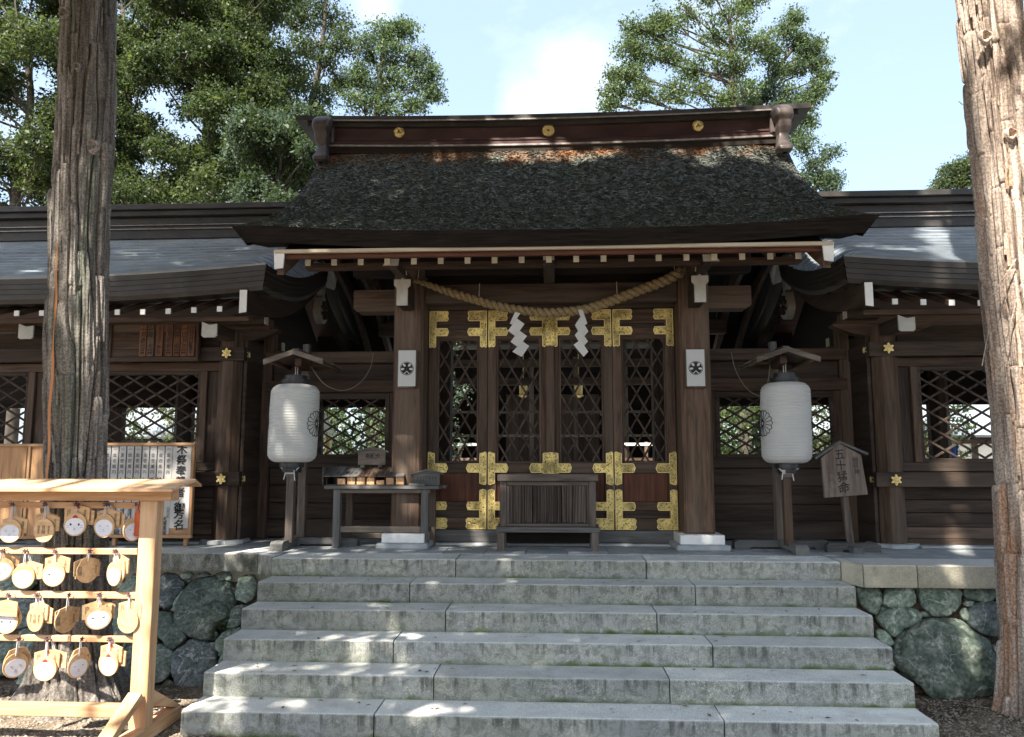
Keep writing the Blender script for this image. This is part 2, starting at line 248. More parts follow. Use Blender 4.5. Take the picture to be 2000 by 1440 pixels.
# ------------------------------------------------------------------ mesh helpers
class MB:
    def __init__(s): s.v = []; s.f = []
    def add(s, vs, fs):
        n = len(s.v); s.v += [tuple(p) for p in vs]; s.f += [tuple(i+n for i in f) for f in fs]; return s
    def box(s, x0, x1, y0, y1, z0, z1, c=.004, M=None):
        if x0 > x1: x0, x1 = x1, x0
        if y0 > y1: y0, y1 = y1, y0
        if z0 > z1: z0, z1 = z1, z0
        c = min(c, (x1-x0)*.3, (y1-y0)*.3, (z1-z0)*.3)
        vs = []; idx = {}
        lo, hi = (x0, y0, z0), (x1, y1, z1)
        for a in range(3):
            for sx in (0, 1):
                for sy in (0, 1):
                    for sz in (0, 1):
                        q = [(hi if b else lo)[i] + (0 if i == a else (-c if b else c)) for i, b in enumerate((sx, sy, sz))]
                        idx[(a, sx, sy, sz)] = len(vs); vs.append(Vector(q))
        fs = []
        def I(a, b): return idx[(a, *b)]
        for a in range(3):
            o = [i for i in range(3) if i != a]
            for sd in (0, 1):
                loop = []
                for p, q in ((0, 0), (1, 0), (1, 1), (0, 1)):
                    b = [0, 0, 0]; b[a] = sd; b[o[0]] = p; b[o[1]] = q; loop.append(I(a, b))
                # outward orientation
                flip = (sd == 0) != (a == 1)
                fs.append(loop[::-1] if flip else loop)
        for e in range(3):      # edges along axis e, between faces a and b
            a, b = [i for i in range(3) if i != e]
            for sa in (0, 1):
                for sb in (0, 1):
                    def k(ax, se):
                        q = [0, 0, 0]; q[e] = se; q[a] = sa; q[b] = sb; return I(ax, q)
                    fs.append([k(a, 0), k(b, 0), k(b, 1), k(a, 1)])
        for sx in (0, 1):
            for sy in (0, 1):
                for sz in (0, 1): fs.append([I(0, (sx, sy, sz)), I(1, (sx, sy, sz)), I(2, (sx, sy, sz))])
        cen = Vector(((x0+x1)/2, (y0+y1)/2, (z0+z1)/2)); out = []
        for f in fs:
            p = [vs[i] for i in f]; n = (p[1]-p[0]).cross(p[2]-p[0]); m = sum(p, Vector())/len(p)
            out.append(f if n.dot(m-cen) > 0 else f[::-1])
        if M is not None: vs = [M @ p for p in vs]
        return s.add(vs, out)
    def bar(s, p, q, wd, ht, up=(0, 0, 1), c=.003):
        p, q = Vector(p), Vector(q); d = q-p; L = d.length; d.normalize(); up = Vector(up)
        sx = d.cross(up).normalized(); u = sx.cross(d).normalized()
        M = Matrix(((d.x, sx.x, u.x, p.x), (d.y, sx.y, u.y, p.y), (d.z, sx.z, u.z, p.z), (0, 0, 0, 1)))
        return s.box(0, L, -wd/2, wd/2, -ht/2, ht/2, c, M)
    def prism(s, poly, a, b, plane='xz', c=0):
        """poly in the plane's two coordinates, extruded from a to b along the third"""
        n = len(poly)
        def P(u, v, t): return {'xz': (u, t, v), 'yz': (t, u, v), 'xy': (u, v, t)}[plane]
        vs = [P(u, v, a) for u, v in poly] + [P(u, v, b) for u, v in poly]
        fs = [list(range(n))[::-1], list(range(n, 2*n))] + [[i, (i+1) % n, n+(i+1) % n, n+i] for i in range(n)]
        ar = sum(poly[i][0]*poly[(i+1) % n][1]-poly[(i+1) % n][0]*poly[i][1] for i in range(n))
        sg = (ar > 0) == (b > a)
        if plane == 'xz': sg = not sg
        if not sg: fs = [f[::-1] for f in fs]
        return s.add(vs, fs)
    def tube(s, pts, rad, seg=10, cap=True):
        pts = [Vector(p) for p in pts]; n = len(pts); rad = rad if hasattr(rad, '__len__') else [rad]*n
        vs = []; ref = Vector((0, 0, 1))
        if abs((pts[-1]-pts[0]).normalized().z) > .9: ref = Vector((1, 0, 0))
        for i, p in enumerate(pts):
            d = (pts[min(i+1, n-1)]-pts[max(i-1, 0)]).normalized(); a = d.cross(ref).normalized(); b = d.cross(a).normalized()
            for k in range(seg):
                t = 2*math.pi*k/seg; vs.append(p + (a*math.cos(t)+b*math.sin(t))*rad[i])
        fs = [[i*seg+k, i*seg+(k+1) % seg, (i+1)*seg+(k+1) % seg, (i+1)*seg+k] for i in range(n-1) for k in range(seg)]
        if cap: fs += [list(range(seg))[::-1], [(n-1)*seg+k for k in range(seg)]]
        return s.add(vs, fs)
    def lathe(s, prof, cx, cy, seg=32):
        vs = [(cx+r*math.cos(2*math.pi*k/seg), cy+r*math.sin(2*math.pi*k/seg), z) for r, z in prof for k in range(seg)]
        n = len(prof)
        fs = [[i*seg+k, i*seg+(k+1) % seg, (i+1)*seg+(k+1) % seg, (i+1)*seg+k] for i in range(n-1) for k in range(seg)]
        fs += [list(range(seg))[::-1], [(n-1)*seg+k for k in range(seg)]]
        return s.add(vs, fs)
    def grid(s, fn, nu, nv):
        vs = [fn(i/nu, j/nv) for j in range(nv+1) for i in range(nu+1)]
        fs = [[j*(nu+1)+i, j*(nu+1)+i+1, (j+1)*(nu+1)+i+1, (j+1)*(nu+1)+i] for j in range(nv) for i in range(nu)]
        return s.add(vs, fs)

def root_of(o):
    while o.parent: o = o.parent
    return o
def thing(name, label, cat, loc=(0, 0, 0), group=None, kind=None):
    o = bpy.data.objects.new(name, None); col.objects.link(o); o.location = loc; o.empty_display_size = .1
    o['label'] = label; o['category'] = cat
    if group: o['group'] = group
    if kind: o['kind'] = kind
    return o
def part(name, mb, m, parent=None, smooth=False, label=None, kind=None):
    me = bpy.data.meshes.new(name); off = Vector((0, 0, 0))
    if parent is not None: off = root_of(parent).location
    me.from_pydata([(v[0]-off.x, v[1]-off.y, v[2]-off.z) for v in mb.v], [], mb.f); me.materials.append(m)
    if smooth: me.shade_smooth()
    o = bpy.data.objects.new(name, me); col.objects.link(o)
    if parent is not None: o.parent = parent
    if label: o['label'] = label
    if kind: o['kind'] = kind
    return o
def tag(o, label, cat, group=None, kind=None):
    o['label'] = label
    if cat: o['category'] = cat
    if group: o['group'] = group
    if kind: o['kind'] = kind
    return o
def npmesh(name, V, F, m, parent=None, smooth=False):
    """V (n,3), F (k,4 or 3) arrays"""
    me = bpy.data.meshes.new(name); off = np.zeros(3)
    if parent is not None: off = np.array(root_of(parent).location)
    V = (V-off).astype(np.float32); k = F.shape[1]
    me.vertices.add(len(V)); me.vertices.foreach_set('co', V.ravel())
    me.loops.add(F.size); me.loops.foreach_set('vertex_index', F.astype(np.int32).ravel())
    me.polygons.add(len(F)); me.polygons.foreach_set('loop_start', np.arange(0, F.size, k, dtype=np.int32))
    me.update(calc_edges=True); me.validate(); me.materials.append(m)
    if smooth: me.shade_smooth()
    o = bpy.data.objects.new(name, me); col.objects.link(o)
    if parent is not None: o.parent = parent
    return o
def B(*a, **k): return MB().box(*a, **k)

_dg = [None]
def text_mb(body, size, origin, depth=.001, vertical=True, bold=.0, yaw=0, spacing=.92, sx=1.0, tilt=0, M=None, jitter=0):
    """lettering standing in the xz plane facing -y, centred at origin"""
    mb = MB(); chars = list(body); n = len(chars)
    for i, ch in enumerate(chars):
        if ch == ' ': continue
        cu = bpy.data.curves.new('t', 'FONT'); cu.body = ch; cu.size = size; cu.align_x = 'CENTER'; cu.align_y = 'CENTER'; cu.offset = bold*size; cu.resolution_u = 3
        o = bpy.data.objects.new('t', cu); col.objects.link(o); dg = bpy.context.evaluated_depsgraph_get(); dg.update()
        me = bpy.data.meshes.new_from_object(o.evaluated_get(dg))
        if vertical: ox, oz = 0, ((n-1)/2-i)*size*spacing
        else: ox, oz = (i-(n-1)/2)*size*spacing, 0
        xs = [v.co.x for v in me.vertices] or [0]; zs = [v.co.y for v in me.vertices] or [0]
        cx, cz = (min(xs)+max(xs))/2, (min(zs)+max(zs))/2
        sh = random.uniform(-.08, .16)*jitter; kx = 1+random.uniform(-.1, .1)*jitter
        vs = []
        for v in me.vertices:
            x, z = (v.co.x-cx)*sx*kx, (v.co.y-cz)
            z += sh*x
            vs.append(Vector((x+ox, 0, z+oz)))
        if M is not None: vs = [M @ v for v in vs]
        else: vs = [v + Vector(origin) for v in vs]
        mb.add(vs, [tuple(p.vertices) for p in me.polygons])
        bpy.data.objects.remove(o); bpy.data.curves.remove(cu); bpy.data.meshes.remove(me)
    return mb
# ================================================================== GROUND AND STONE
GZ = -.9
def gh(x, y):
    return GZ + .035*mnoise.noise(Vector((x*.7, y*.7, 0))) + .012*mnoise.noise(Vector((x*4, y*4, 3)))
def g_near(u, v):
    x = -14+28*u; y = -12+13.4*v; return (x, y, gh(x, y))
g = MB().grid(g_near, 180, 90)
ground = part('ground', g, M_earth, smooth=True); tag(ground, 'brown gravelly earth in front of the shrine terrace', 'ground', kind='structure')
g = MB(); S = 220
for x0, x1, y0, y1 in ((-S, S, -S, -12), (-S, -14, -12, S), (14, S, -12, S)): g.add([(x0, y0, GZ-.02), (x1, y0, GZ-.02), (x1, y1, GZ-.02), (x0, y1, GZ-.02)], [(0, 1, 2, 3)])
g.add([(-14, 1.3, GZ-.02), (14, 1.3, GZ-.02), (14, S, GZ-.02), (-14, S, GZ-.02)], [(0, 1, 2, 3)])
part('earth_beyond', g, M_earth); tag(bpy.data.objects['earth_beyond'], 'flat earth running on round and behind the shrine', 'ground', kind='structure')
# pebbles scattered on the earth
def pebbles(n, x0, x1, y0, y1, name, label):
    base = np.array([(1, 0, 0), (-.5, .87, 0), (-.5, -.87, 0), (0, 0, .6), (.2, .5, .35), (.1, -.6, .3)]); fb = np.array([(0, 4, 3), (4, 1, 3), (1, 2, 3), (2, 5, 3), (5, 0, 3), (0, 1, 4), (2, 0, 5)])
    xs = rng.uniform(x0, x1, n); ys = rng.uniform(y0, y1, n)
    zs = np.array([gh(a, b) for a, b in zip(xs, ys)]); r = rng.uniform(.004, .013, n)*rng.choice([1, 1, 1, 1.8], n); a = rng.uniform(0, 6.28, n)
    V = base[None]*r[:, None, None]; ca, sa = np.cos(a)[:, None], np.sin(a)[:, None]
    X = V[..., 0]*ca-V[..., 1]*sa; Y = V[..., 0]*sa+V[..., 1]*ca
    P = np.stack([X+xs[:, None], Y+ys[:, None], V[..., 2]+zs[:, None]-.001], -1).reshape(-1, 3)
    F = (fb[None]+(np.arange(n)*6)[:, None, None]).reshape(-1, 3)
    o = npmesh(name, P, F, M_pebble); tag(o, label, 'gravel', kind='stuff')
pebbles(14000, -4.6, -2.1, -2.6, -.5, 'gravel', 'small brown gravel scattered beside the left end of the steps')
pebbles(9000, 2.35, 4.6, -2.2, -.4, 'gravel', 'small sandy gravel round the foot of the right trunk')
# paved path at the foot of the steps
path = thing('path', 'pale granite paving at the foot of the steps', 'path', (0, -2.3, GZ), kind='structure')
xs = [-2.45, -1.65, -.9, -.1, .75, 1.5, 2.4]
for r in range(5):
    for i in range(len(xs)-1):
        y1 = -1.79-r*.62; part('slab', B(xs[i]+.004, xs[i+1]-.004, y1-.612, y1, GZ-.03, GZ+.012+random.uniform(0, .004), c=.006), M_slab, path)

# staircase -----------------------------------------------------------------
RI, TR, HW = .15, .295, 2.2914
stairs = thing('stone_staircase', 'wide flight of weathered granite steps leading up to the gate', 'steps', (0, 0, GZ))
def tilt_block(x0, x1, y0, y1, z0, z1, m, parent, name='granite_block'):
    # slightly uneven block with its own faces
    n = max(8, int((x1-x0)/.035)); vs = []; sd = random.uniform(0, 99); t0, t1 = random.uniform(-.002, .002), random.uniform(-.002, .002)
    for i in range(n+1):
        f = i/n; x = x0+.004+(x1-x0-.008)*f; zt = z1+t0+(t1-t0)*f; q = Vector((x*9, sd, 0)); q2 = Vector((x*40, sd, 5))
        c = .007+.006*max(0, mnoise.noise(q))+.006*max(0, mnoise.noise(q2)) + (.006 if i in (0, n) else 0); w1 = .0022*mnoise.noise(q+Vector((0, 3, 0)))+.0012*mnoise.noise(q2); w2 = .0015*mnoise.noise(q2+Vector((0, 7, 0)))
        vs += [(x, y1, z0), (x, y0+.004+w1, z0), (x, y0+w1, z0+.02), (x, y0+w1*.6, zt-c*1.1), (x, y0+c*.35+w1*.5, zt-c*.35+w2*.3), (x, y0+c*1.2, zt+w2*.4), (x, y0+.09, zt+w2*.6), (x, (y0+y1)/2, zt-.001+w2), (x, y1, zt)]
    L9 = 9; fs = [(L9*i+a, L9*i+(a+1) % L9, L9*i+L9+(a+1) % L9, L9*i+L9+a) for i in range(n) for a in range(L9)]+[tuple(range(L9))[::-1], tuple(L9*n+a for a in range(L9))]
    mb = MB().add(vs, [f[::-1] for f in fs])
    return part(name, mb, m, parent)
rows = [(890, 1262), (800, 1358), (870, 1283), (768, 1392), (847, 1308), (730, 1415)]
for k, js in enumerate(rows):
    py = (1108, 1160, 1212, 1275, 1340, 1420)[k]; y = -k*TR; z = -k*RI
    e = [-HW] + [atx(j, py, y) for j in js] + [HW]
    for i in range(3):
        tilt_block(e[i], e[i+1], y, y+TR+.06, z-RI, z - (.0 if k else .004), M_gstep, stairs)
part('stair_core', B(-HW+.02, HW-.02, -4.6*TR, .5, GZ, -.92*RI*1.0-.16, c=.001).add([], []), M_granite, stairs) if False else None
core = MB()
for k in range(1, 6): core.box(-HW+.01, HW-.01, -k*TR+.03, .5, -(k+1)*RI+.001, -k*RI-.012, c=.001)
part('stair_core', core, M_granite, stairs)

lvs = MB(); rn = random.Random(3)
for i in range(90):
    k = rn.choice([0, 1, 2, 3, 4, 5, 5]); x = rn.uniform(-2.2, 2.2); y = -k*TR+rn.uniform(.03, .27)+(rn.uniform(0, .6) if k == 0 else 0); z = -k*RI+.004; a = rn.uniform(0, 6.28); l = rn.uniform(.010, .028)
    c, s = math.cos(a)*l, math.sin(a)*l; lvs.add([(x-c, y-s, z), (x-s*.4, y+c*.4, z+.004), (x+c, y+s, z+.002), (x+s*.4, y-c*.4, z+.003)], [(0, 1, 2, 3)])
o = part('fallen_leaves', lvs, mat('dry_leaf', (.10, .055, .02), (.22, .14, .05), scale=6, rough=.7, bump=0, rnd=0)); tag(o, 'few small dry leaves lying on the granite steps', 'leaves', kind='stuff')
# terrace --------------------------------------------------------------------
ter = thing('stone_terrace', 'raised granite terrace that the gate and corridors stand on', 'terrace', (0, 1, -.15))
# floor slabs: front row behind the edge stones, then rows going back
def slabs(xs, y0, y1, parent=ter):
    for a, b in zip(xs[:-1], xs[1:]):
        part('paving_slab', B(a+.002, b-.002, y0+.002, y1-.002, -.05, 0+random.uniform(-.002, .002), c=.004), M_slab, parent)
slabs([-2.29]+[-2.0+.357*i for i in range(12)]+[2.29], .355+.0, .80)
slabs([-2.29]+[-1.8+.357*i for i in range(11)]+[2.29], .80, 1.25)
slabs([-3.3, -2.75, -2.295], .25, .85); slabs([2.295, 2.8, 3.3], .2, .85)
part('terrace_bed', B(-14, 14, .34, 30, GZ, -.052, c=.002), M_granite2, ter)
slabs([-9, -7.6, -6.6, -5.7, -4.8, -4.0, -3.3], .6, 1.0); slabs([3.3, 4.1, 4.9, 5.8, 6.7, 7.8, 9], .2, .8)
part('paving_slab', B(-9, 9, 1.252, 5.2, -.05, -.003), M_slab, ter)
part('paving_slab', B(-9, -2.3, .855, 1.248, -.05, -.004), M_slab, ter); part('paving_slab', B(2.3, 9, .855, 1.248, -.05, -.004), M_slab, ter)
# edge kerbs on both sides
for a, b in ((-2.5, -4.35), (-4.35, -6.2), (-6.2, -8)):
    tilt_block(min(a, b), max(a, b), .24, .60, -.148, .004, M_granite, ter, 'edge_stone')
part('edge_stone', MB().prism([(-2.498, .24), (-2.40, .14), (-2.297, .02), (-2.297, .5), (-2.498, .5)], -.168, -.002, 'xy'), M_granite, ter)
for a, b in ((2.38, 2.78), (2.78, 4.5), (4.5, 6.2), (6.2, 8)):
    tilt_block(a, b, -.22, .20, -.165, .002, M_granite2, ter, 'edge_stone')
part('edge_stone', MB().prism([(2.295, -.002), (2.378, -.21), (2.378, .2), (2.295, .2)], -.165, .001, 'xy'), M_granite2, ter)

# rubble retaining walls -----------------------------------------------------
def wall_pt(px, py, yt, yb, zt=-.16, zb=GZ):
    Y = yt
    for _ in range(12):
        p = at(px, py, Y); f = min(1, max(0, (zt-p.z)/(zt-zb))); Y = yt+(yb-yt)*f
    return at(px, py, Y)
def stone(poly, side, wallobj, yt, yb, m, big=1.0, seed=0):
    """poly: outline in photograph pixels on the sloping face of the wall"""
    P = [wall_pt(x, y, yt, yb) for x, y in poly]
    c = sum(P, Vector())/len(P); n = len(P)
    ang = [math.atan2(p.z-c.z, p.x-c.x) for p in P]; rad = [math.hypot(p.z-c.z, p.x-c.x) for p in P]
    o = sorted(range(n), key=lambda i: ang[i]); ang = [ang[i] for i in o]; rad = [rad[i] for i in o]
    def rr(t):
        t = (t+math.pi) % (2*math.pi)-math.pi
        for i in range(n):
            a0, a1 = ang[i], ang[(i+1) % n]; tt = t
            if i == n-1:
                a1 += 2*math.pi
                if tt < a0: tt += 2*math.pi
            if a0 <= tt <= a1:
                f = (tt-a0)/max(a1-a0, 1e-5)
                # straight chord between corner points, eased at corners
                p0 = Vector((rad[i]*math.cos(a0), rad[i]*math.sin(a0))); p1 = Vector((rad[(i+1) % n]*math.cos(a1), rad[(i+1) % n]*math.sin(a1)))
                d = Vector((math.cos(tt), math.sin(tt))); e = p1-p0; cr = d.x*e.y-d.y*e.x
                ch = (p0.x*e.y-p0.y*e.x)/cr if abs(cr) > 1e-6 else rad[i]
                lin = rad[i]*(1-f)+rad[(i+1) % n]*f
                return .55*ch+.45*lin
        return rad[0]
    slope = (yb-yt)/(-.74)   # dY per dz
    nu, nv = 88, 30; rm = sum(rad)/n; th = min(.30, rm*.62)*big
    def fn(u, v):
        t = u*2*math.pi; ph = v*math.pi/2*1.25    # v=0 front centre, beyond 1: wraps to the back
        r = rr(t)*(max(0, math.sin(min(ph, math.pi)))**.72)*1.01; dep = th*(math.cos(ph) if ph < math.pi/2 else math.cos(ph)*1.6)
        dep = math.copysign(abs(dep)**.85*th**.15, dep)
        x = c.x+r*math.cos(t); z = c.z+r*math.sin(t); y = c.y-slope*(c.z-z)*1.0 - dep*.75 + th*.30
        q = Vector((x, y, z)); s = seed*3.7
        k = mnoise.noise(q*4.5+Vector((s, 0, 0)))*.11*rm + mnoise.noise(q*13+Vector((0, s, 0)))*.04*rm - (1-min(1, abs(mnoise.noise(q*6+Vector((0, 0, s))))*5))*.05*rm + math.floor(mnoise.noise(q*5+Vector((s, s, 0)))*3)*.022*rm + mnoise.noise(q*34)*.0035
        nn = Vector((math.cos(t)*math.sin(ph), -math.cos(ph), math.sin(t)*math.sin(ph)))
        q += nn*k; return (q.x, q.y, q.z)
    mb = MB().grid(fn, nu, nv)
    part('stone', mb, m, wallobj, smooth=True)
def Z(ox, oy, s, pts): return [(ox+x/s, oy+y/s) for x, y in pts]
wr = thing('stone_wall', 'rubble wall of green boulders under the right terrace edge', 'stone wall', (3.2, -.2, GZ))
RS = [[(265,400),(320,375),(410,380),(455,430),(450,500),(400,580),(340,555),(280,490)],
 [(455,500),(490,400),(530,375),(660,375),(690,420),(690,500),(590,530),(490,525)],
 [(695,375),(830,366),(990,372),(1018,430),(1012,510),(940,590),(820,600),(740,550),(700,470)],
 [(1025,385),(1130,372),(1240,380),(1265,430),(1225,490),(1120,492),(1030,455)],
 [(1275,380),(1400,372),(1520,390),(1520,480),(1280,485)],
 [(400,600),(500,540),(640,535),(735,575),(720,615),(600,680),(530,750),(460,680)],
 [(530,800),(560,730),(640,670),(770,610),(960,608),(1040,650),(1190,770),(1290,920),(1320,1010),(1270,1130),(1150,1190),(980,1205),(800,1180),(690,1100),(570,960)],
 [(1050,540),(1120,495),(1300,490),(1420,530),(1440,700),(1330,757),(1190,752),(1090,680),(1050,610)],
 [(990,570),(1040,525),(1055,630),(1010,605)], [(395,690),(460,690),(530,780),(505,800),(410,755)],
 [(1215,790),(1285,778),(1340,900),(1325,965),(1260,880)], [(1015,505),(1060,485),(1095,490),(1040,525)],
 [(1300,780),(1440,770),(1520,900),(1440,990),(1350,930)], [(1330,990),(1440,1000),(1560,1010),(1560,1180),(1400,1210),(1300,1140)],
 [(1530,380),(1700,380),(1700,600),(1560,640),(1450,600)], [(1450,620),(1700,640),(1740,900),(1540,900)], [(1550,920),(1780,920),(1780,1190),(1560,1180)]]
for i, s_ in enumerate(RS):
    stone(Z(1600, 1040, 3.6, s_), 1, wr, -.10, -.42, M_boulder2 if i in (7, 10) else M_boulder, seed=i+1, big=(.9 if i == 6 else 1.0))
part('wall_filling', MB().prism([(.34, -.17), (.0, -.17), (-.30, GZ-.05), (.34, GZ-.05)], 2.36, 9, 'yz'), M_earth, wr)
wl = thing('stone_wall', 'rubble wall of mossy boulders under the left terrace edge, behind the plaque rack', 'stone wall', (-3.2, .2, GZ))
LS = [[(498,500),(560,400),(620,340),(720,308),(830,330),(905,400),(915,520),(880,600),(800,640),(770,740),(700,770),(600,742),(520,650)],
 [(925,400),(950,320),(1060,308),(1078,400),(1060,470),(1010,505),(930,470)], [(378,330),(430,285),(530,310),(560,380),(500,500),(440,540),(385,510)],
 [(540,292),(590,280),(638,300),(580,332)], [(780,292),(900,290),(905,345),(860,330)], [(378,560),(470,575),(500,640),(585,745),(490,835),(420,770),(380,690)],
 [(378,790),(430,800),(490,860),(480,960),(430,1050),(340,1075),(330,900)], [(498,850),(600,760),(700,780),(790,840),(790,960),(700,1100),(600,1130),(500,1070),(478,950)],
 [(780,780),(850,700),(965,668),(955,760),(850,850),(800,835)], [(100,420),(200,290),(290,330),(360,400),(370,500),(200,505)],
 [(50,520),(110,500),(260,525),(370,560),(370,700),(250,740),(60,730)], [(60,920),(180,790),(320,800),(335,1000),(290,1110),(140,1070)],
 [(640,295),(700,290),(770,300),(700,308)], [(560,400),(480,545),(520,560),(500,520)], [(840,860),(950,770),(960,900),(820,1010),(800,960)],
 [(905,530),(1010,520),(960,660),(870,680),(890,600)]]
LS2 = [[(-120,600),(150,590),(270,640),(200,700),(-120,700)], [(60,710),(200,705),(330,760),(290,960),(130,1000),(40,900)], [(-150,720),(40,720),(60,900),(0,960),(-150,960)],
 [(-120,1120),(100,1090),(200,1190),(90,1360),(-100,1370)], [(130,1370),(180,1220),(290,1200),(330,1290),(240,1440),(130,1440)], [(140,1010),(330,990),(420,1100),(330,1180),(200,1160)],
 [(-380,600),(-140,600),(-140,900),(-380,900)], [(-360,920),(-150,980),(-120,1340),(-380,1340)], [(-680,600),(-400,600),(-400,900),(-700,900)], [(-680,920),(-400,920),(-400,1340),(-700,1340)],
 [(440,1250),(560,1200),(640,1300),(600,1440),(440,1440)], [(300,740),(560,720),(560,800),(420,840)], [(400,900),(560,860),(560,1100),(440,1180)]]
for i, s_ in enumerate([Z(200, 1040, 3.6, q) for q in LS]+[Z(0, 980, 4, q) for q in LS2]):
    stone(s_, -1, wl, .33, -.42, M_boulder2 if i % 5 == 2 else M_boulder, seed=i+40)
part('wall_filling', MB().prism([(.5, -.15), (.42, -.15), (-.22, GZ-.05), (.5, GZ-.05)], -9, -2.3, 'yz'), M_earth, wl)
for w_o, sg, yt, yb, x0, x1, n_ in ((wr, 1, -.02, -.36, 1720, 2200, 130), (wl, -1, .40, -.36, -60, 500, 170)):
    mb = MB(); rn = random.Random(11+sg)
    for i in range(n_):
        p = wall_pt(rn.uniform(x0, x1), rn.uniform(1128, 1360), yt, yb); r = rn.uniform(.014, .045); sx, sz = rn.uniform(.8, 1.5), rn.uniform(.6, 1)
        mb.grid(lambda u, v: (p.x+r*sx*math.cos(u*6.2832)*math.sin(v*math.pi)*(1+.2*math.sin(u*12+i)), p.y-r*.7*math.cos(v*math.pi)*1.0, p.z+r*sz*math.sin(u*6.2832)*math.sin(v*math.pi)), 9, 6)
    part('packing_stones', mb, M_boulder, w_o, smooth=True)['kind'] = 'stuff'
# little fern growing out of the wall
fern = thing('fern', 'small green leafy plant sprouting between the boulders beside the steps', 'plant', tuple(wall_pt(432, 1225, .2, -.4)))
fb = fern.location; ml = MB()
for i in range(15):
    a = random.uniform(-2.6, .6); L = random.uniform(.05, .11); el = random.uniform(-.2, .9)
    d = Vector((math.cos(a)*math.cos(el), -abs(math.sin(a))*.9-.2, math.sin(el))).normalized(); q = fb+Vector((random.uniform(-.03, .06), -.04, random.uniform(-.02, .05)))
    sd = d.cross(Vector((0, 0, 1))).normalized()*L*.28; t = q+d*L
    ml.add([q, q+d*L*.5+sd, t-Vector((0, 0, L*.25)), q+d*L*.5-sd], [(0, 1, 2, 3)])
part('leaves', ml, LEAF['fresh'], fern)
st = MB()
for i in range(4): st.tube([fb+Vector((.01*i, .05, -.04)), fb+Vector((.02*i-.03, -.04, .01*i))], [.003, .002], 5)
part('stem', st, M_branch, fern)

# ================================================================== GATE
gate = thing('shrine_gate', 'dark timber shrine gate with a thatched bark roof and gilded doors', 'gate', (0, 1.0, 0))
Yc = .90
# column base stones, white foot sleeves, columns
for sx, x0, x1 in ((-1, -1.475, -1.195), (1, 1.205, 1.480)):
    xc = (x0+x1)/2
    part('base_stone', B(xc-.235, xc+.235, .60, 1.14, 0, .052, c=.012), M_slab, gate)
    part('foot_sleeve', B(xc-.195, xc+.195, .665, 1.09, .052, .135, c=.004), M_white, gate, label='white painted sleeve round the foot of the column')
    part('column', B(x0, x1, .765, 1.035, .13, 2.62, c=.02), wood('brown', 'z') if sx < 0 else wood('worn', 'z'), gate)
    # beam nose projecting sideways, bracket arm reaching forward with white painted ends
    part('beam_nose', MB().prism([(x0-.40, 2.235), (x0-.36, 2.205), (x0, 2.205), (x0, 2.415), (x0-.40, 2.415)] if sx < 0 else [(x1, 2.205), (x1+.36, 2.205), (x1+.40, 2.235), (x1+.40, 2.415), (x1, 2.415)], .80, 1.0, 'xz'), wood('worn', 'x'), gate)
    part('bracket_arm', B(xc-.055, xc+.055, .46, .765, 2.20, 2.42, c=.006), wood('dark', 'y'), gate)
    e = .02
    part('bracket_end', MB().prism([(xc-.075, 2.43), (xc-.075, 2.375), (xc-.05, 2.35), (xc-.05, 2.19), (xc+.05, 2.19), (xc+.05, 2.35), (xc+.075, 2.375), (xc+.075, 2.43)], .44, .459, 'xz'), M_greypaint, gate, label='pale painted end of the bracket arm')
    h = MB(); pts = [(xc-sx*.02, .40, 2.50), (xc-sx*.025, .415, 2.46), (xc-sx*.01, .42, 2.42)]
    h.bar(pts[0], pts[1], .05, .012); h.bar(pts[1], pts[2], .05, .012); part('bracket_tip', h, M_greypaint, gate)
    part('bracket_tip', MB().prism([(xc-.05, 2.512), (xc+.05, 2.512)]+[(xc+.045+.045*(sx>0), 2.455), (xc-.045-.045*(sx<0), 2.455)], .03, .045, 'xz'), M_greypaint, gate)
    part('bracket_arm', B(xc-.04, xc+.04, .046, .8, 2.43, 2.51), wood('dark', 'y'), gate)
# beams across
part('tie_beam', B(-1.195, 1.205, .83, .98, 2.285, 2.47, c=.008), wood('dark', 'x'), gate)
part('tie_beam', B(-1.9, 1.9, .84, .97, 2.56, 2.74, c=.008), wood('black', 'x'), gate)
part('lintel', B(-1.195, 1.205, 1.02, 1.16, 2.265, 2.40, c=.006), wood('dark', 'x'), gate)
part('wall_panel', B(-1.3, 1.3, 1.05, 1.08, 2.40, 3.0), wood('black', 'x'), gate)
part('strut', B(-.045, .045, .80, .84, 2.46, 2.62), wood('dark', 'z'), gate)
for xx in (-.034, .034): part('bracket_tip', B(xx-.013, xx+.013, .05, .065, 2.49, 2.525, c=.002), M_greypaint, gate)
part('bracket_arm', B(-.05, .05, .066, .8, 2.455, 2.53), wood('dark', 'y'), gate)
part('threshold', B(-1.33, 1.34, 1.06, 1.22, .02, .135, c=.008), wood('slate', 'x'), gate)
part('sill_stone', B(-1.35, 1.36, 1.0, 1.25, -.01, .018, c=.006), M_slab, gate)
# jamb posts between columns and doors
part('jamb', B(-1.26, -1.197, 1.03, 1.16, .13, 2.4), wood('brown', 'z'), gate); part('jamb', B(1.207, 1.27, 1.03, 1.16, .13, 2.4), wood('brown', 'z'), gate)
for s_ in (-1, 1): part('side_panel', B(s_*1.27+.0, s_*1.48, 1.12, 1.15, 0, 2.3), wood('dark', 'z'), gate)
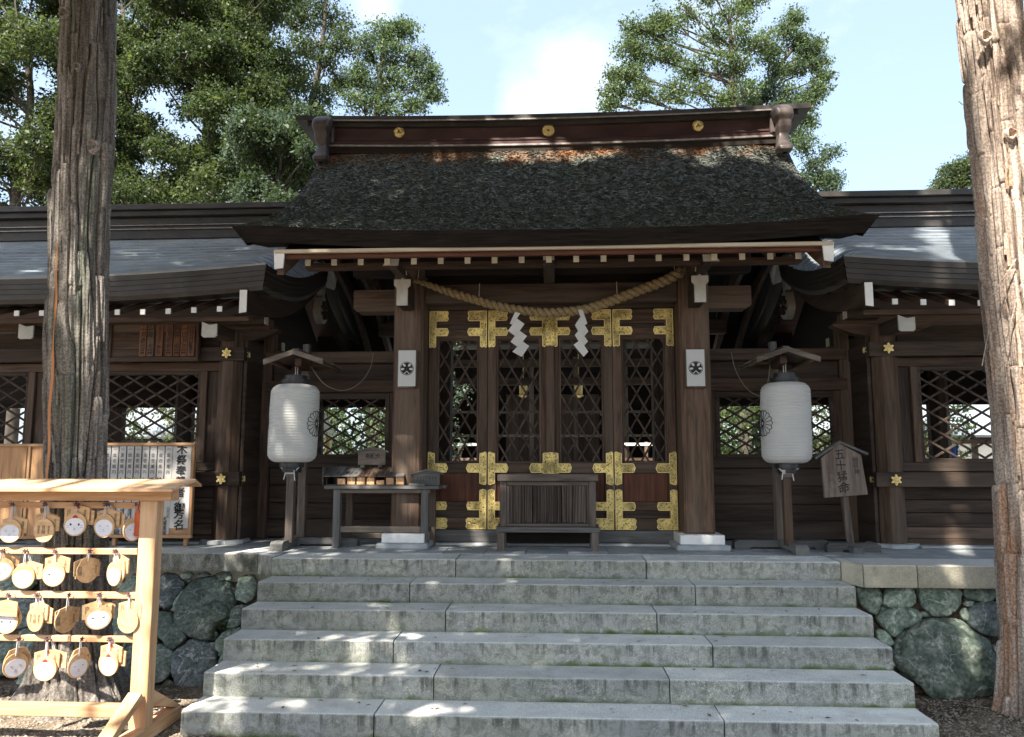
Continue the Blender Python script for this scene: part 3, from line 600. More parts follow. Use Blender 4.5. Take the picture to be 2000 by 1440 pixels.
# doors -------------------------------------------------------------
YD = 1.10
def door(x0, x1, idx):
    zb, zt = .140, 2.262; w_ = x1-x0; s = .088
    d = part('door', MB().box(x0+.002, x0+s, YD, YD+.05, zb, zt).box(x1-s, x1-.002, YD, YD+.05, zb, zt), wood('brown', 'z'), gate)
    P = lambda n, mb, m, **k: part(n, mb, m, d, **k)
    xa, xb = x0+s, x1-s
    for z0, z1 in ((2.125, 2.262), (1.985, 2.075), (.672, .765), (.318, .400), (.140, .245)):
        P('rail', B(xa, xb, YD+.003, YD+.047, z0, z1), wood('brown', 'x'))
    P('panel', B(xa, xb, YD+.02, YD+.034, 2.075, 2.125), wood('dark', 'x'))
    P('panel', B(xa, xb, YD+.022, YD+.036, .400, .672), wood('red', 'z'), label='reddish brown lower door panel')
    P('panel', B(xa, xb, YD+.022, YD+.036, .245, .318), wood('dark', 'x'))
    for xx in (xa, xb-.018): P('lattice_frame', B(xx, xx+.018, YD+.004, YD+.044, .765, 1.985), wood('brown', 'z'))
    for zz in (.765, 1.967): P('lattice_frame', B(xa, xb, YD+.006, YD+.042, zz, zz+.018), wood('brown', 'x'))
    lattice(xa+.018, xb-.018, .783, 1.967, YD+.026, 1.72, .138, .019, d, phase=.02)
    # gilded fittings; a in {1,-1}: which stile
    for a, xe in ((1, x0), (-1, x1)):
        o = .010; X = lambda t: xe+a*t
        sw = s-.016; L1 = .185
        def F(poly):
            P('gold_fitting', MB().prism([(X(u), z) for u, z in poly], YD-.007, YD+.002, 'xz'), M_gold)
            m = MB(); n_ = len(poly)
            for i in range(n_):
                a_, b_ = poly[i], poly[(i+1) % n_]
                if math.hypot(a_[0]-b_[0], a_[1]-b_[1]) > .004: m.bar((X(a_[0]), YD-.0085, a_[1]), (X(b_[0]), YD-.0085, b_[1]), .006, .0055, up=(0, 1, 0), c=.001)
            P('gold_rim', m, M_goldplain)
        F([(o, 2.258), (L1, 2.258), (L1+.012, 2.235), (L1, 2.21), (L1+.012, 2.185), (L1, 2.160), (sw, 2.160), (sw, 2.085), (L1, 2.085), (L1+.014, 2.05), (L1, 2.012), (sw, 2.012), (sw, 1.905), (sw*.75, 1.895), (sw*.5, 1.905), (sw*.25, 1.893), (o, 1.903)])
        F([(o, .865), (sw*.3, .875), (sw*.6, .865), (sw, .858), (sw, .760), (L1, .760), (L1+.018, .718), (L1, .678), (sw, .678), (sw, .575), (sw*.6, .565), (sw*.3, .560), (o, .570)])
        F([(o, .505), (sw*.3, .512), (sw*.6, .518), (sw, .505), (sw, .396), (L1, .396), (L1+.012, .36), (L1, .322), (sw, .322), (sw, .244), (L1, .244), (L1+.018, .225), (L1+.008, .195), (L1+.018, .165), (L1, .143), (o, .143)])
    return d
def lattice(x0, x1, z0, z1, y, slope, step, wd, parent, phase=0, kind='dark', name='lattice_slat'):
    W, H = x1-x0, z1-z0
    for sgn in (1, -1):
        off = -H/slope + phase
        while off < W:
            # line x = off + (z-z0)/slope (sgn 1), mirrored for -1
            ta = max(0, -off*slope); tb = min(H, (W-off)*slope)
            if tb-ta > .02:
                xa, xb = off+ta/slope, off+tb/slope
                if sgn < 0: xa, xb = W-xa, W-xb
                part(name, MB().bar((x0+xa, y+.006*sgn, z0+ta), (x0+xb, y+.006*sgn, z0+tb), wd, .011, up=(0, 1, 0), c=.002), wood(kind, 'z'), parent)
            off += step
de = [-1.195, -.610, 0.0, .605, 1.205]
for i in range(4): door(de[i], de[i+1], i)
bt = part('center_batten', B(-.04, .042, YD-.035, YD-.001, .142, 2.258), wood('brown', 'z'), gate)
for z0, z1 in ((1.90, 2.256), (.555, .872), (.145, .51)):
    part('gold_fitting', MB().prism([(-.042, z0+.01), (-.02, z0-.004), (.001, z0+.008), (.022, z0-.004), (.044, z0+.01), (.044, z1-.008), (.001, z1), (-.042, z1-.008)], YD-.043, YD-.034, 'xz'), M_gold, bt)

# gate roof -----------------------------------------------------------
YE, YR, YB = -.45, 1.72, 3.9         # front eave, ridge, rear eave
ZE, ZR = 2.600, 4.31
def gprof(s): return ZE + (ZR-ZE)*(.62*s+.38*s*s)     # s 0 eave .. 1 ridge
def roof_pt(u, s, front=True, lift=0):
    xe = 2.40+.15*(1-s)**2.2+.13*s**3
    x = xe*u; a = abs(u)
    z = gprof(s) + .10*a**3*(1-s)**2
    k = max(0, (a-.84)/.16); z -= .13*k*k*(.25+s*.75)*(1-s*.35)
    Y = YE+(YR-YE)*s if front else YB+(YR-YB)*s
    return Vector((x, Y, z+lift))
def uu(t):  # denser columns near the gable edges
    v = 2*t-1; return math.copysign(1-(1-abs(v))**1.35, v)
th = MB(); NU, NS = 120, 190
def surf(front):
    def f(u, v):
        p = roof_pt(uu(u), v, front)
        n = .010*mnoise.noise(p*5)+.005*mnoise.noise(p*31)+.007*((v*46+.9*mnoise.noise(p*2.3)+.35*mnoise.noise(p*9)) % 1-.5); return (p.x, p.y, p.z+n)
    return f
th.grid(surf(True), NU, NS)
n0 = len(th.v); th.grid(surf(False), NU//2, NS//2)
fsn = len(th.f)
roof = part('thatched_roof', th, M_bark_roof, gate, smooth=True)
# loose bark flakes, joined
nfl = 52000
U = rng.uniform(-1, 1, nfl); Sv = rng.uniform(0, 1, nfl)**.9
def prof_np(U, S):
    xe = 2.40+.15*(1-S)**2.2+.13*S**3; a = np.abs(U); z = ZE+(ZR-ZE)*(.62*S+.38*S*S)+.10*a**3*(1-S)**2
    k = np.clip((a-.84)/.16, 0, None); z -= .13*k*k*(.25+S*.75)*(1-S*.35)
    return np.stack([xe*U, YE+(YR-YE)*S, z], -1)
P0 = prof_np(U, Sv); P1 = prof_np(U, np.clip(Sv+.01, 0, 1.01)); T = P1-P0; T /= np.linalg.norm(T, axis=1)[:, None]
X_ = np.array([1., 0, 0])[None]+rng.normal(0, .22, (nfl, 3))*np.array([0, 1, .6]); X_ /= np.linalg.norm(X_, axis=1)[:, None]
Nn = np.cross(X_, T); Nn /= np.linalg.norm(Nn, axis=1)[:, None]; Nn *= np.sign(Nn[:, 2:3])
ln = rng.uniform(.005, .019, nfl)[:, None]; wd_ = rng.uniform(.003, .008, nfl)[:, None]; lf = rng.uniform(.002, .009, nfl)[:, None]
C = P0+Nn*rng.uniform(.002, .008, (nfl, 1))
Vf = np.stack([C-X_*ln-T*wd_+Nn*lf, C+X_*ln-T*wd_+Nn*lf*.8, C+X_*ln*.8+T*wd_, C-X_*ln*.8+T*wd_], 1).reshape(-1, 3)
Ff = np.arange(nfl*4).reshape(-1, 4)
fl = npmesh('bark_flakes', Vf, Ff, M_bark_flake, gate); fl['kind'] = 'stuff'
# thick cut edge under the eave and up both gables
def edge_strip(f_top, f_bot, n, back=.25):
    m = MB(); vs = []
    for i in range(n+1):
        t = i/n; vs += [f_top(t), f_bot(t)]
    m.add(vs, [(2*i, 2*i+1, 2*i+3, 2*i+2) for i in range(n)]); return m
def etop(t): p = roof_pt(uu(t), 0); return Vector((p.x*1.003, p.y-.004, p.z+.006))
def ebot(t):
    p = roof_pt(uu(t), 0); return Vector((p.x*.968, YE+.09, p.z-.108))
m = edge_strip(etop, ebot, 120)
def ebot2(t): q = ebot(t); return Vector((q.x, q.y+.5, q.z+.10))
m2 = edge_strip(ebot, ebot2, 60); m.add(m2.v, m2.f)
part('thatch_edge', m, M_bark_edge, gate, smooth=False)
for sg in (-1, 1):
    for fr in (True, False):
        def gt(t): p = roof_pt(sg, t, fr); return Vector((p.x+sg*.004, p.y, p.z+.004))
        def gb(t): p = roof_pt(sg, t, fr); return Vector((p.x*.965, p.y+(.10*(1-t) if fr else -.10*(1-t)), p.z-.13))
        def gb2(t): q = gb(t); return Vector((q.x-sg*.25, q.y, q.z+.09))
        a = edge_strip(gt, gb, 40); b = edge_strip(gb, gb2, 40); a.add(b.v, b.f)
        part('thatch_edge', a, M_bark_edge, gate)
        # bargeboard following the gable
        vs = []
        for i in range(25):
            t = .02+i/24*.97; p = roof_pt(sg, t, fr); x = sg*2.20; z = gprof(t)-.165
            yy = p.y+(.13*(1-t) if fr else -.13*(1-t)); h = .15-.03*t
            vs += [(x-.03, yy, z), (x+.03, yy, z), (x+.03, yy, z-h), (x-.03, yy, z-h)]
        fs = [(4*i+a_, 4*i+(a_+1) % 4, 4*i+4+(a_+1) % 4, 4*i+4+a_) for i in range(24) for a_ in range(4)]+[(0, 1, 2, 3), (96, 97, 98, 99)]
        bb = part('bargeboard', MB().add(vs, fs), wood('worn', 'y'), gate)
        if fr:
            part('board_end', MB().prism([(sg*2.165, 2.355), (sg*2.235, 2.345), (sg*2.245, 2.50), (sg*2.155, 2.50)], YE+.12, YE+.135, 'xz'), M_white, bb, label='white painted end of the bargeboard')
# eave fascia boards: pale strip, soffit, purlins
eb = MB().box(-2.235, 2.235, YE+.105, YE+.14, 2.474, 2.504, c=.003)
part('eave_strip', eb, mat('pale_strip', (.42, .34, .24), (.56, .47, .36), scale=20, stretch=(.1, 1, 1), rnd=0, rough=.6, bump=.1), gate)
part('eave_board', B(-2.20, 2.20, YE+.16, YE+.20, 2.440, 2.480), wood('red', 'x'), gate)
so = MB()
so.add([(-2.2, YE+.15, 2.488), (2.2, YE+.15, 2.488), (2.2, YR, 3.72), (-2.2, YR, 3.72)], [(0, 1, 2, 3)]); so.add([(-2.2, YB-.15, 2.488), (2.2, YB-.15, 2.488), (2.2, YR, 3.72), (-2.2, YR, 3.72)], [(3, 2, 1, 0)])
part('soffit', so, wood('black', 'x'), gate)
part('purlin', B(-2.16, 2.16, .20, .30, 2.478, 2.53), wood('brown', 'x'), gate)
part('purlin', B(-2.16, 2.16, 3.05, 3.17, 2.43, 2.53), wood('dark', 'x'), gate)
for i in range(19):
    x = at(1072, 510, .02).x + (i-9)*.2305
    a = MB().bar((x, .02, 2.490), (x, 1.6, 2.490+1.58*.56), .044, .048); rf = part('rafter', a, wood('brown', 'y'), gate)
    part('rafter_end', B(x-.024, x+.024, .008, .022, 2.458, 2.512, c=.002), M_creamend, rf)
    part('rafter', MB().bar((x, 3.4, 2.43), (x, 1.75, 2.43+1.65*.58), .044, .048), wood('dark', 'y'), gate)
# rear columns and beams
for x in (-1.33, 1.34):
    part('column', B(x-.13, x+.13, 2.75, 3.01, 0, 2.5, c=.02), wood('dark', 'z'), gate)
    part('tie_beam', B(x-.06, x+.06, 1.04, 2.75, 2.22, 2.42), wood('dark', 'y'), gate)
part('tie_beam', B(-2.1, 2.1, 2.82, 2.95, 2.30, 2.46), wood('dark', 'x'), gate)

# ridge ------------------------------------------------------------------
def ridge_layer(y0, y1, pz0, pz1, xl, m, name, n=24, front=None):
    mb = MB(); vs = []
    Yf = y0
    z0, z1 = atz(1070, pz1, Yf), atz(1070, pz0, Yf)
    for i in range(n+1):
        x = -xl+2*xl*i/n; up = .050*(abs(x)/2.7)**2.2
        vs += [(x, y0, z0+up), (x, y1, z0+up), (x, y1, z1+up), (x, y0, z1+up)]
    fs = [(4*i+a, 4*i+4+a, 4*i+4+(a+1) % 4, 4*i+(a+1) % 4) for i in range(n) for a in range(4)]+[(0, 3, 2, 1), (4*n, 4*n+1, 4*n+2, 4*n+3)]
    return part(name, mb.add(vs, fs), m, gate)
rf_y = 1.50; rb_y = 1.94
ridge_layer(rf_y-.10, rb_y+.10, 222, 231.5, 2.72, M_copper_dk, 'ridge_cap')
ridge_layer(rf_y-.115, rf_y-.103, 229.5, 232, 2.52, M_copper_edge, 'ridge_edge')
ridge_layer(rf_y-.05, rb_y+.05, 231.8, 243.5, 2.60, M_copper_dk, 'ridge_cap')
rbx = ridge_layer(rf_y, rb_y, 243.8, 270, 2.45, M_copper_rd, 'ridge_box')
ridge_layer(rf_y-.03, rb_y+.03, 269.8, 271.2, 2.45, M_copper_rd, 'ridge_moulding')
ridge_layer(rf_y-.02, rb_y+.02, 271.3, 279, 2.45, M_copper_rd, 'ridge_moulding')
ridge_layer(rf_y-.05, rb_y+.05, 279.2, 282.5, 2.47, M_copper_edge, 'ridge_moulding')
ridge_layer(rf_y-.03, rb_y+.03, 282.6, 296, 2.45, wood('black', 'x'), 'ridge_base')
# gold crests on the ridge: two swirls and a many petalled flower
def crest_swirl(px, py):
    c = at(px, py, rf_y-.012); r = .060
    d = part('gold_crest', MB().prism([(c.x+r*math.cos(t*math.pi/14), c.z+r*math.sin(t*math.pi/14)) for t in range(28)], rf_y-.012, rf_y, 'xz'), mat('dull_gilding', (.16, .10, .03), (.25, .17, .05), metal=.5, rough=.45, rnd=0, bump=.1), rbx)
    for k in range(3):
        pts = []; rad = []
        for i in range(14):
            t = i/13; a = k*2.094+t*3.1; q = r*(.42+.50*t); pts.append((c.x+q*math.cos(a), rf_y-.022, c.z+q*math.sin(a))); rad.append(.021*(1-t)**.7+.004)
        part('swirl', MB().tube(pts, rad, 8), M_goldplain, d, smooth=True)
crest_swirl(780, 259.5); crest_swirl(1363, 246.5)
c = at(1071, 255.5, rf_y-.012); fd = part('gold_crest', MB().prism([(c.x+.018*math.cos(t), c.z+.018*math.sin(t)) for t in np.linspace(0, 6.0, 16)], rf_y-.02, rf_y, 'xz'), MATS['dull_gilding'], rbx)
for k in range(16):
    a = k*math.pi/8; u = Vector((math.cos(a), 0, math.sin(a))); s_ = Vector((-u.z, 0, u.x)); o = Vector((c.x, rf_y-.026, c.z))
    poly = [o+u*.014-s_*.003, o+u*.058-s_*.010, o+u*.066, o+u*.058+s_*.010, o+u*.014+s_*.003]
    vs = poly+[p+Vector((0, .025, 0)) for p in poly]
    part('petal', MB().add(vs, [(0, 1, 2, 3, 4)]+[(i, i+5, (i+1) % 5+5, (i+1) % 5) for i in range(5)]), M_goldplain, fd)
# end ornaments of the ridge
def ornament(sg):
    xc = sg*2.385; up = .06
    zt = atz(630, 228, 1.35)-.0; prof = [(0, .045), (.02, .075), (.06, .085), (.12, .08), (.165, .06), (.185, .062), (.22, .062), (.255, .052), (.275, .045), (.34, .048), (.39, .055), (.44, .07), (.47, .06), (.485, .02)]
    def f(u, v):
        i = v*(len(prof)-1); a = min(int(i), len(prof)-2); fr = i-a; dz = (prof[a][0]*(1-fr)+prof[a+1][0]*fr)*1.16; w_ = (prof[a][1]*(1-fr)+prof[a+1][1]*fr)*1.12
        t = u*2*math.pi; cx_ = math.copysign(abs(math.cos(t))**.38, math.cos(t)); sy = math.copysign(abs(math.sin(t))**.45, math.sin(t))
        lean = sg*(.02*math.sin(dz*9)) + sg*dz*.02
        y = 1.40 - .12*dz/.48 - .035*math.sin(dz*14) + sy*w_*1.15
        return (xc+lean+cx_*w_, y, zt-dz)
    part('ridge_ornament', MB().grid(f, 40, 52), M_copper_orn, gate, smooth=True, label='curled copper ornament on the ridge end')
    part('ridge_ornament', B(xc-.05-sg*.03, xc+.05-sg*.03, 1.42, 1.99, zt-.27, zt-.005, c=.02), M_copper_orn, gate)
ornament(-1); ornament(1)
# ================================================================== CORRIDORS
def flower(p, nrm, r, parent, name='gold_flower'):
    """six lobed gilded nail cover; nrm 'y' faces the viewer, 'x' faces sideways"""
    pts = []
    for i in range(36):
        t = i*math.pi/18; k = r*(.80+.22*math.cos(6*t)); pts.append((k*math.sin(t), k*math.cos(t)))
    mb = MB()
    if nrm[0] == 'y':
        mb.prism([(p.x+a, p.z+b) for a, b in pts], p.y-.014, p.y, 'xz')
    else:
        sgx = 1 if nrm == 'x+' else -1; mb.prism([(p.y+a, p.z+b) for a, b in pts], p.x, p.x+sgx*.014, 'yz')
    o = part(name, mb, M_goldplain, parent)
    m2 = MB(); 
    for i in range(7):
        t = i*math.pi/3; q = 0 if i == 6 else r*.5; rr = r*.22 if i < 6 else r*.34
        c = (p.x+q*math.sin(t), p.y-.014, p.z+q*math.cos(t)) if nrm[0] == 'y' else (p.x+.014*(1 if nrm == 'x+' else -1), p.y+q*math.sin(t), p.z+q*math.cos(t))
        def sp(u, v, c=c, rr=rr):
            a, b = u*2*math.pi, (v-.5)*math.pi; return (c[0]+rr*math.cos(b)*math.cos(a)*(.6 if nrm[0] == 'x' else 1), c[1]+rr*math.cos(b)*math.sin(a)*(.6 if nrm[0] == 'y' else 1), c[2]+rr*math.sin(b))
        m2.grid(sp, 10, 6)
    part('petal_boss', m2, M_goldplain, o, smooth=True)

WE, WR, WB = .30, 2.20, 4.50
def w_eave(X):   # X = distance from the gate axis
    t = max(0, min(1, (5.0-X)/2.45)); return 2.435 + .105*t*t
def w_pt(X, s, back=False):
    z0 = w_eave(X); z = z0 + (3.37-z0)*(.72*s+.28*s*s)
    zv = w_eave(2.55) + .50*s**2.3
    k = max(0, min(1, (2.95-X)/.40)); k = k*k*(3-2*k)*.9+.1*k
    z = z*(1-k)+min(z, zv)*k
    return z, (WE+(WR-WE)*s if not back else WB-(WB-2.6)*s)
def corridor(sg):
    side = 'left' if sg < 0 else 'right'
    c = thing('shrine_corridor', 'dark timber corridor with copper roof left of the gate, behind the plaque rack' if sg < 0 else 'dark timber corridor with copper roof right of the gate, beside the name sign', 'corridor', (sg*4.8, 1.1, 0), group='corridors either side of the gate')
    Pt = lambda n, mb, m, par=c, **k: part(n, mb, m, par, **k)
    def bx(X0, X1, *a, **k): return B(sg*X0, sg*X1, *a, **k)
    cols = [3.16, 4.93, 6.70, 8.4]
    CR = .128
    def octc(xc, yc, z0, z1, r=CR): return MB().prism([(xc+r*math.cos(math.pi/8+i*math.pi/4), yc+r*math.sin(math.pi/8+i*math.pi/4)) for i in range(8)], z0, z1, 'xy')
    for i, X in enumerate(cols):
        Pt('plinth', octc(sg*X, 1.1, 0, .035, .225), M_slab)
        Pt('column', octc(sg*X, 1.1, .03, 2.06), wood('grey' if 0 else 'brown', 'z') if i else wood('worn' if sg > 0 else 'brown', 'z'))
        # boat shaped bracket, purlin support, forward arm with pale end
        n = 10; bt = [(sg*X-.46+.92*j/n, 2.065-.105*(1-abs(2*j/n-1)**2.2)) for j in range(n+1)]
        Pt('bracket', MB().prism(bt+[(sg*X+.46, 2.085), (sg*X-.46, 2.085)], 1.04, 1.16, 'xz'), wood('brown', 'x'))
        Pt('bracket_arm', bx(X-.055, X+.055, .56, 1.04, 1.96, 2.07), wood('dark', 'y'))
        xo = sg*(X) ; yq = .54; zq = 2.0
        poly = [(xo-.072, zq+.075), (xo-.072, zq-.055), (xo-.055, zq-.072), (xo+.055, zq-.072), (xo+.072, zq-.055), (xo+.072, zq+.055), (xo, zq+.045)]
        Pt('bracket_end', MB().prism(poly, yq, yq+.018, 'xz'), M_greypaint, label='pale painted end of the bracket arm')
        # gilded flowers
        for z in (1.835, .615):
            flower(Vector((sg*X, .945, z)), 'y', .050, c)
        if i == 0:
            for z in (1.835, .615): flower(Vector((sg*(X-.155), 1.08, z)), 'x-' if sg > 0 else 'x+', .045, c)
        Pt('rear_column', octc(sg*X, 3.75, 0, 2.1), wood('dark', 'z'))
        Pt('tie_beam', B(sg*X-.05, sg*X+.05, 1.2, 3.7, 1.92, 2.05), wood('dark', 'y'))
    Pt('purlin', bx(2.78, 9, 1.04, 1.16, 2.088, 2.19), wood('brown', 'x'))
    Pt('purlin', bx(2.78, 9, .52, .60, 2.075, 2.12), wood('brown', 'x'))
    Pt('purlin', bx(2.78, 9, 3.7, 3.8, 2.08, 2.2), wood('dark', 'x'))
    # belts across the columns
    Pt('upper_beam', bx(2.995, 9, .965, 1.04, 1.765, 1.90), wood('dark', 'x'))
    Pt('lower_beam', bx(2.995, 9, .965, 1.04, .55, .685), wood('dark', 'x'))
    Pt('side_beam', bx(2.99, 3.055, 1.042, 3.6, 1.77, 1.895), wood('dark', 'y')); Pt('side_beam', bx(2.99, 3.055, 1.042, 1.5, .555, .68), wood('dark', 'y'))
    Pt('head_board', bx(3.3, 9, 1.08, 1.11, 1.90, 2.07), wood('dark', 'x'))
    for i, (a, b) in enumerate(zip(cols[:-1], cols[1:])):
        a, b = a+CR-.01, b-CR+.01; y = 1.06
        Pt('window_rail', bx(a, b, y, y+.07, 1.675, 1.76), wood('brown', 'x')); Pt('window_rail', bx(a, b, y, y+.07, .69, .775), wood('dark', 'x'))
        for q0, q1 in ((a, a+.12), (b-.12, b)): Pt('side_board', bx(q0, q1, y+.03, y+.05, .775, 1.675), wood('dark', 'z'))
        for q in (a+.12, b-.185): Pt('window_post', bx(q, q+.065, y-.005, y+.07, .775, 1.675), wood('brown', 'z'))
        wa, wb = a+.185, b-.185; Pt_f = Pt('window', MB().box(sg*wa, sg*(wa+.03), y+.005, y+.06, .775, 1.675).box(sg*(wb-.03), sg*wb, y+.005, y+.06, .775, 1.675).box(sg*(wa+.03), sg*(wb-.03), y+.005, y+.06, 1.64, 1.675).box(sg*(wa+.03), sg*(wb-.03), y+.005, y+.06, .775, .81), wood('dark', 'x'))
        if i < 2: lattice(min(sg*wa, sg*wb)+.03, max(sg*wa, sg*wb)-.03, .81, 1.64, y+.032, .60, .235, .021, Pt_f, phase=.05, kind='dark')
        for z0, z1 in ((.075, .18), (.182, .31), (.312, .43), (.432, .549)): Pt('wall_board', bx(a, b, y+.03+random.uniform(0, .004), y+.06, z0, z1-.003), wood('dark' if z0 > .1 else 'brown', 'x'))
        Pt('sill', bx(a, b, y-.01, y+.08, .02, .075), wood('dark', 'x'))
    Pt('backing', bx(3.1, 9, 1.125, 1.14, 0, .76), wood('black', 'x'))
    for k in range(7): Pt('foundation_stone', bx(3.35+k*.8, 4.145+k*.8, .93, 1.25, 0.0, .022), M_slab)
    # recess wall between the corridor and the gate
    y = 1.50; xi, xo_ = 1.50, 2.90
    for X in (xo_,): Pt('corner_post', bx(X, X+.13, y-.03, y+.12, 0, 2.2, c=.012), wood('brown', 'z'))
    Pt('side_wall', bx(3.0, 3.035, 1.06, y+.1, .0, 2.1), wood('dark', 'y')); Pt('backing', bx(1.45, 3.0, y+.055, y+.075, 0, .80), wood('black', 'x')); Pt('backing', bx(1.45, 3.0, y+.055, y+.075, 1.50, 1.80), wood('black', 'x'))
    Pt('corner_post', bx(xi-.06, xi+.08, y-.02, y+.10, 0, 1.8), wood('brown', 'z'))
    Pt('cap_rail', bx(1.42, 2.97, y-.05, y+.12, 1.795, 1.915, c=.01), wood('brown', 'x'))
    Pt('wall_board', bx(xi+.08, xo_, y+.03, y+.05, 1.615, 1.795), wood('dark', 'x'))
    Pt('mid_rail', bx(1.45, 2.97, y-.035, y+.06, 1.488, 1.615, c=.008), wood('brown', 'x'))
    wa, wb = 1.66, 2.86
    for q in (1.585, 2.83): Pt('window_post', bx(q, q+.07, y-.01, y+.06, .825, 1.488), wood('brown', 'z'))
    Pf = Pt('window', MB().box(sg*wa, sg*(wa+.045), y, y+.05, .825, 1.487).box(sg*(wb-.06), sg*wb-.0, y, y+.05, .825, 1.487).box(sg*wa, sg*wb, y+.003, y+.047, 1.425, 1.487).box(sg*wa, sg*wb, y+.003, y+.047, .825, .855), wood('dark', 'x'))
    lattice(min(sg*wa, sg*wb)+.045, max(sg*wa, sg*wb)-.05, .855, 1.425, y+.03, .60, .20, .020, Pf, phase=.03)
    Pt('mid_rail', bx(xi+.06, xo_, y-.02, y+.06, .715, .825, c=.008), wood('dark', 'x'))
    for z0, z1 in ((.20, .36), (.362, .54), (.542, .714)): Pt('wall_board', bx(xi+.08, xo_, y+.02+random.uniform(0, .004), y+.05, z0, z1-.003), wood('dark', 'x'))
    Pt('base_board', bx(1.48, xo_, y-.03, y+.06, .02, .20, c=.01), wood('grey' if 0 else 'dark', 'x'))
    # roof: one strip per copper course
    NC = 15
    Xs = [2.55+.0+.42*(i/12)**1.0 for i in range(12)]+[2.97+i*.25 for i in range(30)]
    for k in range(NC):
        s0, s1 = k/NC, (k+1)/NC+.012; vs = []
        for X in Xs:
            for s, l in ((s0, .024), (s0, 0), (s1, .001)):
                z, y_ = w_pt(X, min(s, 1)); jit = .0025*mnoise.noise(Vector((X*3.1, k*7.3, sg)))*(l > 0)
                vs.append((sg*X, y_-(.016 if l > .01 else 0), z+l+jit+(-.006 if (s == s0 and l == 0) else 0)))
        n = len(Xs); fs = []
        for i in range(n-1):
            a = 3*i; fs += [(a+1, a, a+3, a+4), (a, a+2, a+5, a+3)]
        if sg < 0: fs = [f[::-1] for f in fs]
        Pt('copper_course', MB().add(vs, fs), M_copper)
        # staggered sheet seams
    sm = MB()
    for k in range(NC):
        X = 2.75+((k*7) % 5)*.09
        while X < 9:
            z0, ya = w_pt(X, k/NC+.004); z1, yb = w_pt(X, (k+1)/NC)
            sm.box(sg*X-.0022, sg*X+.0022, ya, ya+.012, z0+.002, z0+.0195, c=.0005); X += .45
    sm_o = Pt('sheet_seam', sm, M_copper_dk); sm_o['kind'] = 'stuff'
    # rear slope
    vs = []; 
    for X in Xs:
        for j in range(9):
            z, y_ = w_pt(X, j/8, True); vs.append((sg*X, y_, z))
    Pt('rear_roof', MB().add(vs, [(9*i+j, 9*i+j+1, 9*i+10+j, 9*i+9+j) for i in range(len(Xs)-1) for j in range(8)]), M_copper, smooth=True)
    # layered eave edge, front and gable
    def strip(fn, n, name, m):
        vs = []; L = None
        for i in range(n+1):
            r = fn(i/n); L = len(r); vs += r
        return Pt(name, MB().add(vs, [(L*i+j, L*i+L+j, L*i+L+j+1, L*i+j+1) for i in range(n) for j in range(L-1)]), m)
    def fe(t):
        X = 2.548+6.5*t**1.5; z = w_eave(X); q = []
        for d, o in ((-.012, 0), (.04, .004), (.042, .012), (.085, .014), (.087, .022), (.13, .024), (.132, .032), (.175, .034), (.215, .05)): q.append((sg*(X+d*.2*(1-t)), WE+o-.008, z-d))
        q.append((sg*X, WE+.55, z-.14)); return q
    strip(fe, 50, 'eave_edge', M_copper_dk)
    for back in (False, True):
        def ge(t):
            z, y_ = w_pt(2.55, t, back); q = []
            for d, o in ((-.012, 0), (.04, .004), (.042, .012), (.085, .014), (.087, .022), (.13, .024), (.132, .032), (.175, .034), (.215, .05)): q.append((sg*(2.548+o), y_+(d*.3 if not back else 0), z-d))
            q.append((sg*2.85, y_, z-.12)); return q
        strip(ge, 30, 'gable_edge', M_copper_dk)
        vs = []
        for i in range(19):
            t = i/18; z, y_ = w_pt(2.55, t, back); z -= .215; h = .19-.03*t; x = 2.745
            if not back: y_ += .0
            vs += [(sg*(x-.03), y_, z), (sg*(x+.03), y_, z), (sg*(x+.03), y_, z-h), (sg*(x-.03), y_, z-h)]
        bb = Pt('bargeboard', MB().add(vs, [(4*i+a, 4*i+(a+1) % 4, 4*i+4+(a+1) % 4, 4*i+4+a) for i in range(18) for a in range(4)]+[(3, 2, 1, 0)]), wood('dark', 'y'))
        if not back: part('board_end', MB().prism([(sg*2.712, 2.115), (sg*2.778, 2.105), (sg*2.778, 2.315), (sg*2.712, 2.315)], WE-.012, WE-.002, 'xz'), M_white, bb, label='white painted end of the bargeboard')
    # pendant under the gable peak
    zc = 2.60; yc = 2.35; pts = []
    for i in range(24):
        t = i*math.pi/12; pts.append((yc+.15*math.sin(t)*(1+.10*math.cos(3*t)), zc-.07+.16*math.cos(t)))
    pen = Pt('gable_pendant', MB().prism(pts, sg*2.64, sg*2.72, 'yz'), M_greypaint)
    m = MB()
    for a in range(8):
        t = a*math.pi/4; m.tube([(sg*2.63, yc+.03*math.sin(t), zc-.07+.03*math.cos(t)), (sg*2.625, yc+.11*math.sin(t+.25), zc-.07+.11*math.cos(t+.25))], [.012, .022], 6)
    part('carving', m, wood('brown', 'z'), pen); 
    Pt('gable_pendant', MB().prism([(yc-.05, 2.70), (yc+.05, 2.70), (yc+.09, 2.85), (yc-.09, 2.85)], sg*2.65, sg*2.71, 'yz'), M_greypaint)
    # soffit, rafters
    so = MB(); zz = lambda X: w_eave(X)-.20
    so.add([(sg*2.75, WE+.03, zz(2.75)), (sg*9, WE+.03, zz(9)), (sg*9, 2.4, 3.05), (sg*2.75, 2.4, 3.05)], [(0, 1, 2, 3)] if sg > 0 else [(3, 2, 1, 0)])
    so.add([(sg*2.75, WB, 2.24), (sg*9, WB, 2.24), (sg*9, 2.4, 3.05), (sg*2.75, 2.4, 3.05)], [(3, 2, 1, 0)] if sg > 0 else [(0, 1, 2, 3)])
    Pt('rear_head_board', bx(2.9, 9, 3.78, 3.81, 1.50, 2.1), wood('black', 'x'))
    for X in (4.2, 5.9, 7.6): Pt('rear_post', bx(X-.13, X+.13, 3.68, 3.8, 0, 1.5), wood('dark', 'z'))
